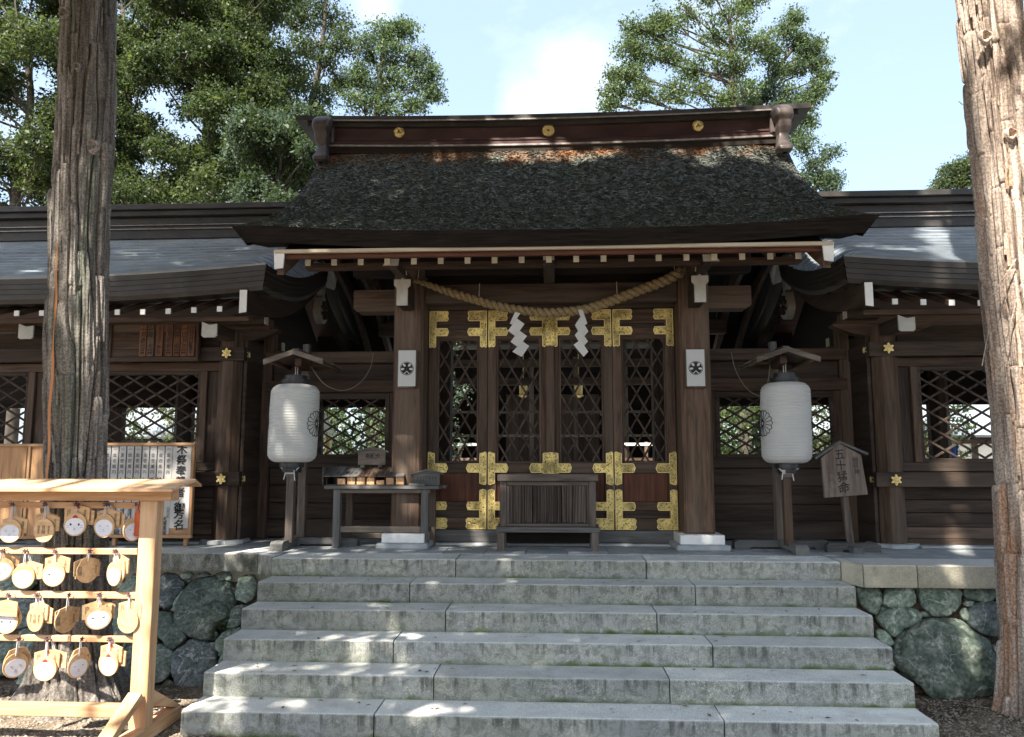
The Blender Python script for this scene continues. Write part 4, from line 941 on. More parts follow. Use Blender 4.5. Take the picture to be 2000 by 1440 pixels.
    Pt('soffit', so, wood('red', 'x'))
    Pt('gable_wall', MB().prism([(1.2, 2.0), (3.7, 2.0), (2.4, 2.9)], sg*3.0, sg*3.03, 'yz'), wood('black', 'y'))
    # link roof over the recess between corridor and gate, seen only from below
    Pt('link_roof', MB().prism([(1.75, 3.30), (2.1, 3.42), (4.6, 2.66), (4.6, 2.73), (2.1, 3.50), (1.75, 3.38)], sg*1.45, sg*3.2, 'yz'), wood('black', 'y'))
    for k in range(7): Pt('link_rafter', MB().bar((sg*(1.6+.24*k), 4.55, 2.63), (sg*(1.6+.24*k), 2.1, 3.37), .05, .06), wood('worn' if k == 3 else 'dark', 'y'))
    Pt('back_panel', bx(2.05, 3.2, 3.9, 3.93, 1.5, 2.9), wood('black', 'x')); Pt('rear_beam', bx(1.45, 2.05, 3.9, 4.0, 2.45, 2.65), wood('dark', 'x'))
    for k, X in enumerate((2.10, 2.34)):
        m = MB(); P_ = [(sg*(X+.03*k), 1.75+.28*j, 2.95-.05*j-.012*j*j) for j in range(9)]
        for j in range(8): m.bar(P_[j], P_[j+1], .05, .13-.02*k, c=.002)
        Pt('curved_barge', m, wood('worn', 'y'))
    X = 2.985
    for i in range(24):
        z = 2.135+(.02 if X < 3.6 else 0)*(3.6-X)/.6; rf = Pt('rafter', MB().bar((sg*X, WE+.06, z), (sg*X, 2.3, z+.72), .044, .046), wood('brown', 'y'))
        part('rafter_end', B(sg*X-.0235, sg*X+.0235, WE+.046, WE+.060, z-.024, z+.026, c=.002), M_white, rf); X += .2385
    # beam ends poking out toward the gate
    for (px, py, Y, s) in ((519, 625, .98, .045), (488, 647, 1.1, .05), (547, 617, 2.0, .04), (552, 678, 1.7, .04)):
        p = at(px, py, Y); X = abs(p.x)
        b = Pt('beam_end', bx(X, X+.3, Y-s, Y+s, p.z-s*1.1, p.z+s*1.1), wood('dark', 'x'))
        part('end_cap', bx(X-.012, X-.002, Y-s*.98, Y+s*.98, p.z-s*1.08, p.z+s*1.08, c=.002), M_greypaint, b)
    # corridor ridge
    def rl(y0, y1, pa, pb, m, X0=2.52, name='ridge_layer'):
        z1, z0 = atz(300, pa, 2.15)+.0, atz(300, pb, 2.15); Pt(name, bx(X0, 9, y0, y1, z0, z1, c=.004), m)
    rl(2.05, 2.75, 404, 414, M_copper_dk); rl(2.05, 2.055, 413.2, 414.6, M_copper_edge, name='ridge_edge') if 0 else None
    rl(2.10, 2.70, 414.5, 424, M_copper_dk); rl(2.18, 2.62, 424.4, 439, M_copper_dk); rl(2.14, 2.66, 439.3, 441, M_copper_edge); rl(2.17, 2.63, 441.4, 447, M_copper_dk); rl(2.13, 2.67, 447.3, 449, M_copper_edge); rl(2.16, 2.64, 449.3, 466, M_copper_dk)
    return c
corrL = corridor(-1); corrR = corridor(1)

# ================================================================== BEHIND THE GATE
yard = MB().grid(lambda u, v: (-14+28*u, 5.1+20*v, .012+.01*mnoise.noise(Vector((u*60, v*60, 0)))), 60, 40)
o = part('courtyard', yard, mat('raked_white_gravel', (.34, .33, .30), (.52, .50, .46), scale=60, rnd=0, rough=.95, bump=.6, speck=(200, .4)), smooth=True)
tag(o, 'pale gravel courtyard seen through the gate lattice', 'courtyard', kind='structure')
hall = thing('worship_hall', 'dark timber worship hall glimpsed through the door lattice', 'hall', (0, 9, 0))
def Hp(n, mb, m, par=hall, **k): return part(n, mb, m, par, **k)
Hp('platform', B(-2.9, 2.7, 7.6, 12, 0, .42, c=.02), M_slab)
for k in range(3): Hp('step', B(-1.2, 1.2, 7.0+.2*k, 7.6, 0 if k == 0 else .14*k, .14*(k+1)-.004), M_granite)
for x in (-2.6, -1.3, 1.3, 2.5): Hp('column', MB().lathe([(.13, .42), (.125, 3.3)], x, 8.2, 14), wood('dark', 'z'))
for z, m in ((2.2, 'dark'), (2.55, 'dark'), (3.0, 'dark')): Hp('beam', B(-2.9, 2.8, 8.1, 8.24, z, z+.14), wood(m, 'x'))
Hp('railing', B(-2.8, -1.2, 7.75, 7.83, 1.05, 1.10), M_white); Hp('railing', B(1.2, 2.7, 7.75, 7.83, 1.05, 1.10), M_white)
Hp('railing', B(-2.8, -1.2, 7.75, 7.83, .78, .83), wood('brown', 'x')); Hp('railing', B(1.2, 2.7, 7.75, 7.83, .78, .83), wood('brown', 'x'))
for x in (-2.75, -2.2, -1.7, -1.2, 1.2, 1.7, 2.2, 2.65): Hp('baluster', B(x-.03, x+.03, 7.76, 7.82, .42, 1.12), wood('brown', 'z'))
Hp('rear_wall', B(-2.7, 2.6, 11.0, 11.1, .42, 3.3), wood('black', 'x')); Hp('side_wall', B(-2.7, -2.6, 9.4, 11, .42, 3.2), wood('black', 'y')); Hp('side_wall', B(2.5, 2.6, 9.4, 11, .42, 3.2), wood('black', 'y'))
Hp('roof', MB().prism([(6.6, 3.0), (9.2, 4.3), (11.9, 3.0), (11.9, 3.2), (9.2, 4.55), (6.6, 3.2)], -3.6, 3.5, 'yz'), M_copper_dk)
for i in range(20): Hp('rafter', MB().bar((-3.3+i*.345, 6.75, 3.02), (-3.3+i*.345, 9, 4.12), .05, .06), wood('brown', 'y'))
Hp('inner_panel', B(-1.0, 1.0, 10.2, 10.25, .42, 2.2), wood('dark', 'z'))
for x in (-.45, .5): Hp('inner_post', B(x-.05, x+.05, 10.1, 10.2, .42, 3.0), wood('grey', 'z'))
for zz in (1.25, 1.72): Hp('inner_rail', B(-2.2, 2.2, 9.0, 9.05, zz, zz+.05), wood('grey', 'x'))
for px in (1022, 1130):
    p = at(px, 758, 8.6); t_ = thing('hanging_lantern', 'slim brass lantern hanging inside the hall, %s of the two' % ('left' if px < 1080 else 'right'), 'lantern', (p.x, p.y, p.z-.2), group='brass lanterns in the hall')
    part('body', MB().lathe([(.02, p.z+.16), (.11, p.z+.11), (.085, p.z+.10), (.075, p.z-.13), (.10, p.z-.15), (.03, p.z-.19)], p.x, p.y, 6), M_goldplain, t_)
    part('chain', MB().tube([(p.x, p.y, p.z+.15), (p.x, p.y, 3.4)], .008, 6), M_goldplain, t_)
p = at(640, 868, 4.9); t_ = thing('brass_bell_lantern', 'small bright brass lantern behind the left lattice window', 'lantern', (p.x, p.y, p.z-.2))
part('body', MB().lathe([(.02, p.z+.14), (.07, p.z+.11), (.035, p.z+.08), (.055, p.z+.05), (.06, p.z-.03), (.03, p.z-.06), (.04, p.z-.1), (.09, p.z-.15), (.085, p.z-.17)], p.x, p.y, 20), M_goldplain, t_, smooth=True)
part('chain', MB().tube([(p.x, p.y, p.z+.13), (p.x, p.y, p.z+1.3)], .006, 6), M_goldplain, t_)
# low side buildings in the precinct
def low_building(x0, x1, y0, label):
    t = thing('precinct_building', label, 'building', ((x0+x1)/2, y0+1.2, 0), group='low buildings behind the corridors')
    part('wall', B(x0, x1, y0, y0+2.4, .45, 1.12), M_plaster, t); part('lower_wall', B(x0, x1, y0-.01, y0+2.4, 0, .449), wood('dark', 'x'), t); part('frieze', B(x0, x1, y0-.01, y0+2.4, 1.121, 1.25), wood('dark', 'x'), t)
    part('roof', MB().prism([(y0-.5, 1.28), (y0+1.2, 2.15), (y0+2.9, 1.28), (y0+2.9, 1.36), (y0+1.2, 2.27), (y0-.5, 1.36)], x0-.4, x1+.4, 'yz'), M_copper, t)
    n = int((x1-x0)/.9)
    for i in range(n+1):
        x = x0+(x1-x0)*i/n; part('post', B(x-.06, x+.06, y0-.03, y0+.0-.002, 0, 1.25), wood('dark', 'z'), t)
    for z in (.35, 1.12): part('rail', B(x0, x1, y0-.05, y0-.032, z, z+.1), wood('dark', 'x'), t)
low_building(-10.5, -5.8, 9.8, 'low white walled building with a copper roof seen through the left corridor windows')
low_building(5.6, 10.5, 9.8, 'low white walled building with a copper roof seen through the right corridor windows')
p = at(1861, 893, 5.2); t_ = thing('banner', 'small blue cloth banner seen through the right corridor lattice', 'banner', (p.x, p.y, 0))
part('cloth', MB().grid(lambda u, v: (p.x-.06+.12*u+.03*v, p.y+.02*math.sin(u*9), p.z-.16+.34*v), 8, 6), mat('blue_cloth', (.03, .06, .22), (.06, .10, .32), rough=.9, bump=.1), t_); part('pole', MB().tube([(p.x, p.y+.03, 0), (p.x, p.y+.03, p.z+.22)], .012, 8), wood('brown', 'z'), t_)
# ================================================================== THINGS ON THE TERRACE
# straw rope --------------------------------------------------------
rp = [(808, 548), (835, 556), (875, 570), (925, 585), (980, 600), (1040, 609), (1080, 611), (1140, 605), (1195, 588), (1250, 567), (1300, 548), (1330, 532)]
rpw = [at(x, y, .70) for x, y in rp]
def catmull(P, n):
    out = []; P = [P[0]*2-P[1]]+P+[P[-1]*2-P[-2]]
    for i in range(1, len(P)-2):
        for k in range(n):
            t = k/n; a, b, c_, d = P[i-1:i+3]; out.append(.5*((2*b)+(c_-a)*t+(2*a-5*b+4*c_-d)*t*t+(3*b-a-3*c_+d)*t**3))
    return out+[P[-2]]
rc = catmull(rpw, 26); n = len(rc)
rope = thing('straw_rope', 'thick twisted straw rope sagging across the gate above the doors', 'rope', tuple(rc[n//2]))
L_ = [0]
for i in range(1, n): L_.append(L_[-1]+(rc[i]-rc[i-1]).length)
for k in range(2):
    pts, rad = [], []
    for i, p in enumerate(rc):
        t = i/(n-1); d = (rc[min(i+1, n-1)]-rc[max(i-1, 0)]).normalized(); a = Vector((0, -1, 0)); b = d.cross(a).normalized()
        r = .010+.010*min(1, t*5)+.006*t; ph = L_[i]*2*math.pi/.125+k*math.pi
        pts.append(p+(a*math.cos(ph)+b*math.sin(ph))*r*.95); rad.append(r*1.08)
    m = MB().tube(pts, rad, 12)
    part('strand', m, M_rope, rope, smooth=True)
fr = MB()
for i in range(60):
    e = rc[-3] if i % 3 else rc[2]; d = (rc[-1]-rc[-4]).normalized() if i % 3 else (rc[0]-rc[4]).normalized()
    q = e+Vector((0, random.uniform(-.02, .02), random.uniform(-.022, .022))); dd = (d+Vector((random.uniform(-.3, .3), random.uniform(-.3, .3), random.uniform(-.4, .3)))).normalized()
    fr.tube([q, q+dd*random.uniform(.03, .075)], [.0035, .0015], 4)
for i in range(46):
    j = random.randrange(6, n-6); q = rc[j]+Vector((0, -.025, random.uniform(-.02, .02))); dd = Vector((random.uniform(-1, 1), -.3, random.uniform(-.6, .9))).normalized(); fr.tube([q, q+dd*random.uniform(.02, .05)], [.0012, .0008], 3)
o = part('frayed_straw', fr, M_rope, rope); o['kind'] = 'stuff'
tie = MB()
for i in (8, n//2-60, n//2+70, n-12):
    p = rc[max(0, min(n-1, i))]; tie.tube([p, p+Vector((0, .06, .18))], .003, 5)
part('hanging_cord', tie, M_string, rope)

def streamer(quads, label, Y):
    c = at(*quads[0][0], Y); t = thing('paper_streamer', label, 'paper streamer', (c.x, c.y, c.z), group='white zigzag paper streamers on the rope')
    for i, q in enumerate(quads):
        P = [at(x, y, Y-.006*i+(.012 if j in (1, 2) else 0)) for j, (x, y) in enumerate(q)]
        m = MB(); m.add(P+[p+Vector((0, .0015, 0)) for p in P], [(0, 1, 2, 3), (7, 6, 5, 4)]+[(j, j+4, (j+1) % 4+4, (j+1) % 4) for j in range(4)])
        part('paper_fold', m, M_paper, t)
s8 = lambda q: [(820+x/7.69, 590+y/7.69) for x, y in q]
s6 = lambda q: [(780+x/2.77, 560+y/2.77) for x, y in q]
streamer([s8(q) for q in ([(1430,150),(1510,170),(1395,345),(1350,325)], [(1460,250),(1572,330),(1440,518),(1322,432)], [(1490,425),(1608,512),(1478,682),(1362,598)], [(1538,588),(1642,662),(1530,825),(1392,748)])], 'left one of two white folded paper streamers hanging from the rope', .64)
streamer([s6(q) for q in ([(966,125),(992,125),(1017,200),(996,212)], [(978,165),(1023,242),(988,282),(950,208)], [(975,232),(1021,296),(990,330),(949,262)], [(980,288),(1022,352),(997,380),(942,315)])], 'right one of two white folded paper streamers hanging from the rope', .64)

# crest lamps on the columns -------------------------------------------
def crest_plaque(px, py, side):
    c = at(px, py, .70); t = thing('crest_sign', 'white upright sign with a black round crest on the %s gate column' % side, 'sign', (c.x, c.y, c.z-.17), group='white crest signs on the gate columns')
    part('case', B(c.x-.093, c.x+.093, .712, .764, c.z-.178, c.z+.178), wood('grey', 'z'), t)
    part('face', B(c.x-.082, c.x+.082, .702, .711, c.z-.166, c.z+.172, c=.003), M_paper, t)
    cr = part('crest', MB().prism([(c.x+.064*math.cos(i*math.pi/20), c.z+.064*math.sin(i*math.pi/20)) for i in range(40)], .699, .7019, 'xz'), M_ink, t)
    m = MB()
    for sx in (-1, 1):
        for ang, ln, wd in ((R(52), .030, .011), (R(-8), .030, .010)):
            u = Vector((sx*math.cos(ang), 0, math.sin(ang))); v = Vector((-u.z, 0, u.x)); o = Vector((c.x, 0, c.z))+u*.040
            m.prism([((o+u*math.cos(a)*ln*.55+v*math.sin(a)*wd).x, (o+u*math.cos(a)*ln*.55+v*math.sin(a)*wd).z) for a in [k*math.pi/8 for k in range(16)]], .6965, .6989, 'xz')
    m.prism([(c.x-.030, c.z-.050), (c.x-.026, c.z-.055), (c.x, c.z-.030), (c.x+.026, c.z-.055), (c.x+.030, c.z-.050), (c.x, c.z-.022)], .6965, .6989, 'xz')
    part('crest_pattern', m, M_paper, cr)
    m = MB()
    for i in range(40):
        a0, a1 = i*math.pi/20, (i+1)*math.pi/20
        m.add([(c.x+r*math.cos(a), .6985, c.z+r*math.sin(a)) for r, a in ((.056, a0), (.059, a0), (.059, a1), (.056, a1))], [(0, 1, 2, 3)])
    part('crest_ring', m, M_paper, cr)
crest_plaque(794.5, 720, 'left'); crest_plaque(1359, 719, 'right')

# lanterns -------------------------------------------------------------
def lantern(side, c_px, top, bot, wpx, Y, rear_px, front_px, roof_px, foot, cross, crest_a, dirt=False):
    pt, pb = at(c_px[0], top, Y), at(c_px[1], bot, Y); rw = (at(c_px[0]+wpx/2, (top+bot)/2, Y)-at(c_px[0]-wpx/2, (top+bot)/2, Y)).length/2
    T = thing('lantern_stand', 'weathered wooden lantern stand with a little pitched roof, %s of the gate doors' % side, 'lantern stand', (pb.x, Y, 0), group='roofed lantern stands')
    grey = wood('grey', 'z')
    zr = atz(roof_px[0], roof_px[1], Y-.2)       # apex height at the front
    xr = at(rear_px, 990, Y+.27).x
    part('rear_post', B(xr-.037, xr+.037, Y+.235, Y+.305, .08, zr+.02), grey, T)
    part('post_cap', B(xr-.032, xr+.032, Y+.24, Y+.30, zr+.02, zr+.14), wood('slate', 'z'), T)
    xa = atx(roof_px[0], roof_px[1], Y-.2)
    part('roof_arm', MB().bar((xr, Y+.27, zr-.09), (xa, Y-.12, zr-.075), .06, .07), wood('brown', 'y'), T)
    hw = .26
    for sx in (-1, 1):      # two pitched boards with battens
        a = Vector((xa, 0, zr)); b = Vector((xa+sx*hw, 0, zr-.085)); d = (b-a).normalized(); nn = Vector((-d.z*sx, 0, d.x*sx))*1.0
        for q, (y0, y1) in enumerate(((Y-.24, Y-.02), (Y-.018, Y+.22), (Y+.222, Y+.42))):
            poly = [(a.x, a.z), (b.x, b.z), (b.x, b.z+.016), (a.x, a.z+.018)]
            part('roof_board', MB().prism([(x+0, z+.002*(q % 2)) for x, z in poly], y0, y1, 'xz'), wood('grey', 'x'), T)
        part('barge_strip', MB().prism([(a.x, a.z+.018), (b.x+sx*.012, b.z+.014), (b.x+sx*.010, b.z-.034), (a.x, a.z-.026)], Y-.262, Y-.241, 'xz'), wood('grey', 'x'), T)
        part('eave_bar', B(b.x-sx*.05, b.x-sx*.02, Y-.2, Y+.46, b.z-.02, b.z+.006), wood('worn', 'y'), T)
        part('roof_beam', B(min(xa, xa+sx*.2), max(xa, xa+sx*.2), Y+.28, Y+.33, zr-.12, zr-.07), wood('brown', 'x'), T)
    part('ridge_cap', B(xa-.03, xa+.03, Y-.2, Y+.42, zr+.016, zr+.034), wood('slate', 'y'), T)
    xf = at(front_px, 1000, Y-.02).x
    part('front_post', B(xf-.034, xf+.034, Y-.055, Y+.012, .06, atz(c_px[1], 932, Y)+.01), wood('worn' if side == 'right' else 'grey', 'z'), T)
    zt = atz(c_px[1], 932, Y)
    part('post_cap', B(xf-.042, xf+.042, Y-.065, Y+.02, zt, zt+.06), wood('slate', 'z'), T)
    # foot: runner front to back with raised block, cross runner
    part('foot_runner', MB().prism([(foot[1], 0), (foot[1]+.11, 0), (foot[1]+.14, .025), (Y+.30, .025), (Y+.33, 0), (Y+.44, 0), (Y+.44, .06), (Y+.40, .085), (foot[1]+.03, .085), (foot[1], .065)], foot[0]-.055, foot[0]+.055, 'yz'), wood('slate', 'y'), T)
    x0, x1 = cross
    part('cross_runner', MB().prism([(x0, 0), (x0+.12, 0), (x0+.15, .022), (x1-.15, .022), (x1-.12, 0), (x1, 0), (x1, .06), (x1-.03, .08), (x0+.03, .08), (x0, .06)], Y+.20, Y+.31, 'xz'), wood('slate', 'x'), T)
    # the paper lantern itself
    Lb = thing('paper_lantern', 'tall ribbed white paper lantern with a chrysanthemum crest, hanging %s of the doors' % side, 'lantern', (pb.x, Y, pb.z), group='white paper lanterns')
    H = pt.z-pb.z
    def centre(v): return Vector((pb.x+(pt.x-pb.x)*v, Y, pb.z+H*v))
    def rad(v):
        e = min(v, 1-v)/.11
        return rw*(.985+.03*math.sin(v*math.pi)) * (1 if e >= 1 else (.60+.40*math.sqrt(max(0, 1-(1-e)**2))))
    def sk(u, v):
        c = centre(v); r = rad(v)*(1-.014*abs(math.cos(v*29*math.pi))**1.5); a = u*2*math.pi
        return (c.x+r*math.cos(a), c.y+r*math.sin(a), c.z)
    part('paper_shade', MB().grid(sk, 56, 290), M_lantern, Lb, smooth=True)
    for zc, h, r in ((pt.z, .085, rw*.60), (pb.z, -.09, rw*.50)):
        x = pt.x if h > 0 else pb.x
        part('black_ring', MB().lathe([(r*.96, zc-abs(h)*.08 if h > 0 else zc+.008), (r, zc+h*.3), (r, zc+h*.5), (r*.80, zc+h*.52), (r*.78, zc+h)], x, Y, 28), M_black, Lb)
    part('hook', MB().tube([(pt.x-.008, Y, pt.z+.07), (pt.x-.008, Y, pt.z+.17)], .004, 6).tube([(pt.x+.012, Y, pt.z+.07), (pt.x+.012, Y, pt.z+.17)], .004, 6), M_string, Lb)
    m = MB()
    for sx in (-1, 1): m.tube([(pb.x+sx*.09, Y-.05, pb.z-.04), (xf+sx*.03, Y-.06, zt+.04)], .005, 6)
    for k in range(3): m.tube([(xf-.045, Y-.07, zt+.035+.012*k), (xf+.045, Y-.07, zt+.033+.012*k)], .006, 6)
    m.tube([(xf+.04, Y-.07, zt+.04), (xf+.05, Y-.075, zt-.03)], .005, 5); m.tube([(xf-.04, Y-.07, zt+.04), (xf-.052, Y-.075, zt-.02)], .005, 5)
    part('tie_cord', m, M_string, Lb)
    for a0 in crest_a:           # sixteen petalled crest drawn in ink on the side of the shade
        m = MB()
        def S(du, dz, r_=1.006):
            v = .49+dz/H; c = centre(v); a = a0+du/rw; r = rad(v)*1.0+.0035; return Vector((c.x+r*math.cos(a), c.y+r*math.sin(a), c.z))
        Rr = .118
        for k in range(16):
            t = k*math.pi/8; b0, b1 = t-math.pi/16, t+math.pi/16
            pts = [S(.018*math.cos(b0), .018*math.sin(b0)), S(Rr*.5*math.cos(b0), Rr*.5*math.sin(b0)), S(Rr*.88*math.cos(b0), Rr*.88*math.sin(b0))]
            arc = [S(Rr*(.88+.12*math.sin(j*math.pi/6))*math.cos(b0+(b1-b0)*j/6), Rr*(.88+.12*math.sin(j*math.pi/6))*math.sin(b0+(b1-b0)*j/6)) for j in range(7)]
            m.tube(pts, .0028, 4, cap=False); m.tube(arc, .0035, 4, cap=False)
        m.tube([S(.018*math.cos(j*.52), .018*math.sin(j*.52)) for j in range(13)], .003, 4)
        part('chrysanthemum_crest', m, M_ink, Lb)
    return T
lantern('left', (578, 570), 752, 903, 92, .60, 590, 567, (577, 688), (at(548, 1070, .5).x, .385), (at(560, 1057, .86).x, at(700, 1057, .86).x), (R(-10), R(-176)))
lantern('right', (1533, 1537), 748, 905, 96, .60, 1521, 1538, (1535, 683), (at(1560, 1070, .45).x, .35), (at(1432, 1057, .86).x, at(1618, 1057, .86).x), (R(-168), R(-2)))

# cables -----------------------------------------------------------------
def cable(pts, y0, y1, label):
    P = [at(x, y, y0+(y1-y0)*i/(len(pts)-1)) for i, (x, y) in enumerate(pts)]; P = catmull(P, 8)
    t = thing('cable', label, 'cable', tuple(P[0]), group='lamp cables'); part('wire', MB().tube(P, .0045, 6), M_wire, t, smooth=True)
cable([(730, 690), (722, 722), (703, 748), (680, 761), (655, 761), (630, 747), (607, 716)], 1.42, .75, 'thin pale cable looping from the left recess rail to the left lantern stand')
cable([(1428, 688), (1434, 715), (1446, 742), (1462, 762), (1480, 773), (1494, 772), (1500, 745), (1504, 715)], 1.42, .75, 'thin pale cable looping from the right recess rail to the right lantern stand')

# offering box -----------------------------------------------------------
def off_box():
    x0, x1 = atx(976, 985, .56), atx(1164, 985, .56); t = thing('offering_box', 'low weathered grey wooden offering box in front of the gate doors', 'offering box', ((x0+x1)/2, .75, 0))
    y0, y1 = .56, .90; zt = atz(1070, 927, .53); zs = atz(1070, 1030, .53); g_ = lambda a: wood('grey', a)
    part('top_frame', B(x0-.02, x1+.02, y0-.03, y0+.045, zt-.058, zt), g_('x'), t); part('top_frame', B(x0-.02, x1+.02, y1-.045, y1+.03, zt-.058, zt), g_('x'), t)
    for a in (x0-.012, x1-.045): part('top_frame', B(a, a+.058, y0+.046, y1-.046, zt-.056, zt-.004), g_('y'), t)
    for k in range(8): part('slat', B(x0+.06, x1-.06, y0+.055+k*.03, y0+.073+k*.03, zt-.04, zt-.006), g_('x'), t)
    for a in (x0, x1-.062):
        part('corner_post', B(a, a+.062, y0, y0+.06, zs, zt-.058), g_('z'), t); part('corner_post', B(a, a+.062, y1-.06, y1, zs, zt-.058), g_('z'), t)
    a, b = x0+.062, x1-.062
    part('front_rail', B(a, b, y0+.006, y0+.03, zt-.098, zt-.060), g_('x'), t); part('front_rail', B(a, b, y0+.004, y0+.03, zs+.001, zs+.028), g_('x'), t)
    for q in (a, b-.02): part('front_rail', B(q, q+.02, y0+.010, y0+.03, zs+.029, zt-.099), g_('z'), t)
    a += .021; b -= .021; e = [a, a+(b-a)*.31, a+(b-a)*.68, b]
    for k in range(3):
        part('panel_backing', B(e[k]+.002, e[k+1]-.002, y0+.024, y0+.04, zs+.029, zt-.099, c=.001), wood('black', 'z'), t); m = MB(); nx = int((e[k+1]-e[k])/.0135)
        for j in range(nx):      # the soft grain has weathered away and left ridges
            x = e[k]+.006+j*.0135+random.uniform(-.002, .002); m.box(x, x+random.uniform(.005, .009), y0+.0235-random.uniform(.003, .009), y0+.0239, zs+.030+random.uniform(0, .01), zt-.100, c=.0015)
        part('panel_board', m, wood('grey', 'z'), t)
    for a_ in (x0+.005, x1-.03): part('side_panel', B(a_, a_+.025, y0+.06, y1-.06, zs, zt-.058), g_('y'), t)
    part('back_panel', B(x0+.06, x1-.06, y1-.04, y1-.02, zs, zt-.06), g_('x'), t)
    part('base_board', B(x0-.03, x1+.03, y0-.045, y1+.02, zs-.045, zs), wood('slate', 'x'), t)
    for a_, s in ((x0-.022, -1), (x1-.045, 1)):
        for yy in (y0-.03, y1-.07): 
            part('leg', MB().prism([(a_, zs-.045), (a_+.067, zs-.045), (a_+.067-(.0 if s > 0 else .012), .0), (a_+(.0 if s < 0 else .012), 0)] if 0 else [(a_+.004, zs-.045), (a_+.062, zs-.045), (a_+.066, .03), (a_+.070+(.008 if s > 0 else 0), 0), (a_-.004-(.008 if s < 0 else 0), 0), (a_, .03)], yy, yy+.07, 'xz'), wood('grey', 'z'), t)
    part('under_rail', B(x0+.02, x1-.02, y1-.06, y1-.03, .04, zs-.05), wood('black', 'x'), t)
off_box()

# fortune table --------------------------------------------------------------
tb = thing('side_table', 'narrow weathered wooden table left of the doors holding plaques and slips', 'table', (-1.55, .85, 0))
tx0, tx1 = atx(634, 950, .68), atx(858, 955, .68); tz = atz(750, 949, .68)
part('table_top', B(tx0, tx1, .66, .86, tz-.030, tz), wood('slate', 'x'), tb); part('table_top', B(tx0+.02, tx1+.03, .862, 1.02, tz-.030, tz-.002), wood('grey', 'x'), tb)
lx = [atx(657, 1020, .70), atx(829, 1020, .70)]
part('apron', B(lx[0]-.02, lx[1]+.05, .69, .715, tz-.068, tz-.031), wood('grey', 'x'), tb)
for i, x in enumerate(lx):
    part('leg', B(x-.032, x+.034, .685, .745, 0, tz-.069 if 0 else tz-.032), wood('slate', 'z'), tb); part('leg', B(x-.032+.05*(1-i*.4), x+.03+.05*(1-i*.4), .94, 1.0, 0, tz-.032), wood('worn', 'z'), tb)
zz = atz(745, 1035, .70); part('stretcher', B(lx[0]+.035, lx[1]-.033, .70, .735, zz-.025, zz+.03), wood('grey', 'x'), tb)
part('stretcher', B(lx[0]+.035, lx[1]-.0, .955, .985, .06, .11), wood('grey', 'x'), tb)
for x in lx: part('side_rail', B(x-.012, x+.02, .746, .94, zz-.03, zz+.02), wood('grey', 'y'), tb)
# rack of fortune slips
x0, x1 = atx(640, 930, .80), atx(793, 930, .80); z0 = tz
rk = thing('slip_rack', 'grey wooden pigeonhole rack with a sloping lid on the side table', 'rack', ((x0+x1)/2, .82, tz))
part('bottom', B(x0+.01, x1, .72, .95, z0, z0+.008), wood('grey', 'x'), rk)
zl0, zl1 = atz(720, 931, .72)-.0, atz(720, 913, .90)
part('back', B(x0+.01, x1, .93, .945, z0+.008, zl1), wood('grey', 'x'), rk)
ncomp = 8; xs = [x0+.012+(x1-x0-.012)*i/ncomp for i in range(ncomp+1)]
for x in xs: part('divider', B(x-.004, x+.004, .725, .928, z0+.008, zl0-.004), wood('dark', 'y'), rk)
for i in range(9):
    a = x0-.02+(x1-x0+.02)*i/9; b = x0-.02+(x1-x0+.02)*(i+1)/9
    M_ = MB(); M_.bar(((a+b)/2, .70, zl0), ((a+b)/2, .945, zl1+.004), b-a-.003, .010); lid = part('lid_board', M_, wood('slate' if i not in (4, 5, 6) else 'worn', 'y'), rk)
    M3 = Matrix.Translation(((a+b)/2, .775, zl0+(zl1-zl0)*.31+.0085)) @ Matrix.Rotation(math.atan2(zl1-zl0, .245)-math.pi/2, 4, 'X')
    part('lettering', text_mb(('木守', '開運', '安全', '長寿', '学業', '縁結', '大吉', '健康', '木札')[i], .026, None, M=M3), M_ink, lid)
part('side', B(x0-.03, x0-.018, .72, .95, z0, zl1), wood('grey', 'y'), rk); part('bar', B(x1, x1+.05, .78, .80, zl0+.01, zl0+.022), wood('slate', 'x'), rk)
labs = ['orange brown bundle of paper slips in the rack, %s from the left' % w for w in ('first', 'second', 'third', 'fourth', 'fifth', 'sixth', 'seventh')]
for i in range(7):
    a, b = xs[i+1]+.008, xs[i+2]-.008; h = (.055, .066, .064, .070, .045, .068, .078)[i]
    t = thing('slip_bundle', labs[i], 'paper slips', ((a+b)/2, .76, z0+.008), group='bundles of slips in the rack')
    for k in range(3):
        part('slip', B(a+random.uniform(0, .003), b-random.uniform(0, .003), .735+.012*k, .745+.012*k, z0+.009, z0+.009+h-.006*k+random.uniform(-.006, .006), c=.0015), mat('orange_slip', (.50, .25, .12), (.66, .42, .22), scale=60, rnd=.2, rough=.7, bump=.2), t)
# small house shaped signs
def house_sign(x0, x1, zb, zt, Y, label, texts, kind='grey', legs=True, tilt=0):
    t = thing('wooden_sign', label, 'sign', ((x0+x1)/2, Y, zb-.03)); xc = (x0+x1)/2; ro = (zt-zb)*.24; hw = (x1-x0)/2
    part('board', MB().prism([(x0+.01, zb), (x1-.01, zb), (x1-.01, zt-ro), (xc, zt-.012), (x0+.01, zt-ro)], Y, Y+.018, 'xz'), wood(kind, 'x'), t)
    for s in (-1, 1): part('roof_board', MB().prism([(xc, zt-.012), (xc+s*(hw+.022), zt-ro-.012), (xc+s*(hw+.022), zt-ro+.004), (xc, zt+.004)], Y-.02, Y+.04, 'xz'), wood('slate', 'x'), t)
    if legs:
        for x in (xc-hw*.6, xc+hw*.6): part('foot', B(x-.02, x+.02, Y-.02, Y+.04, zb-.028, zb-.001), wood('grey', 'x'), t)
    for body, size, ox, oz, vert, m, bold in texts: part('lettering', text_mb(body, size, (xc+ox, Y-.0015, (zb+zt)/2+oz), vertical=vert, bold=bold, jitter=1), m, t)
    return t
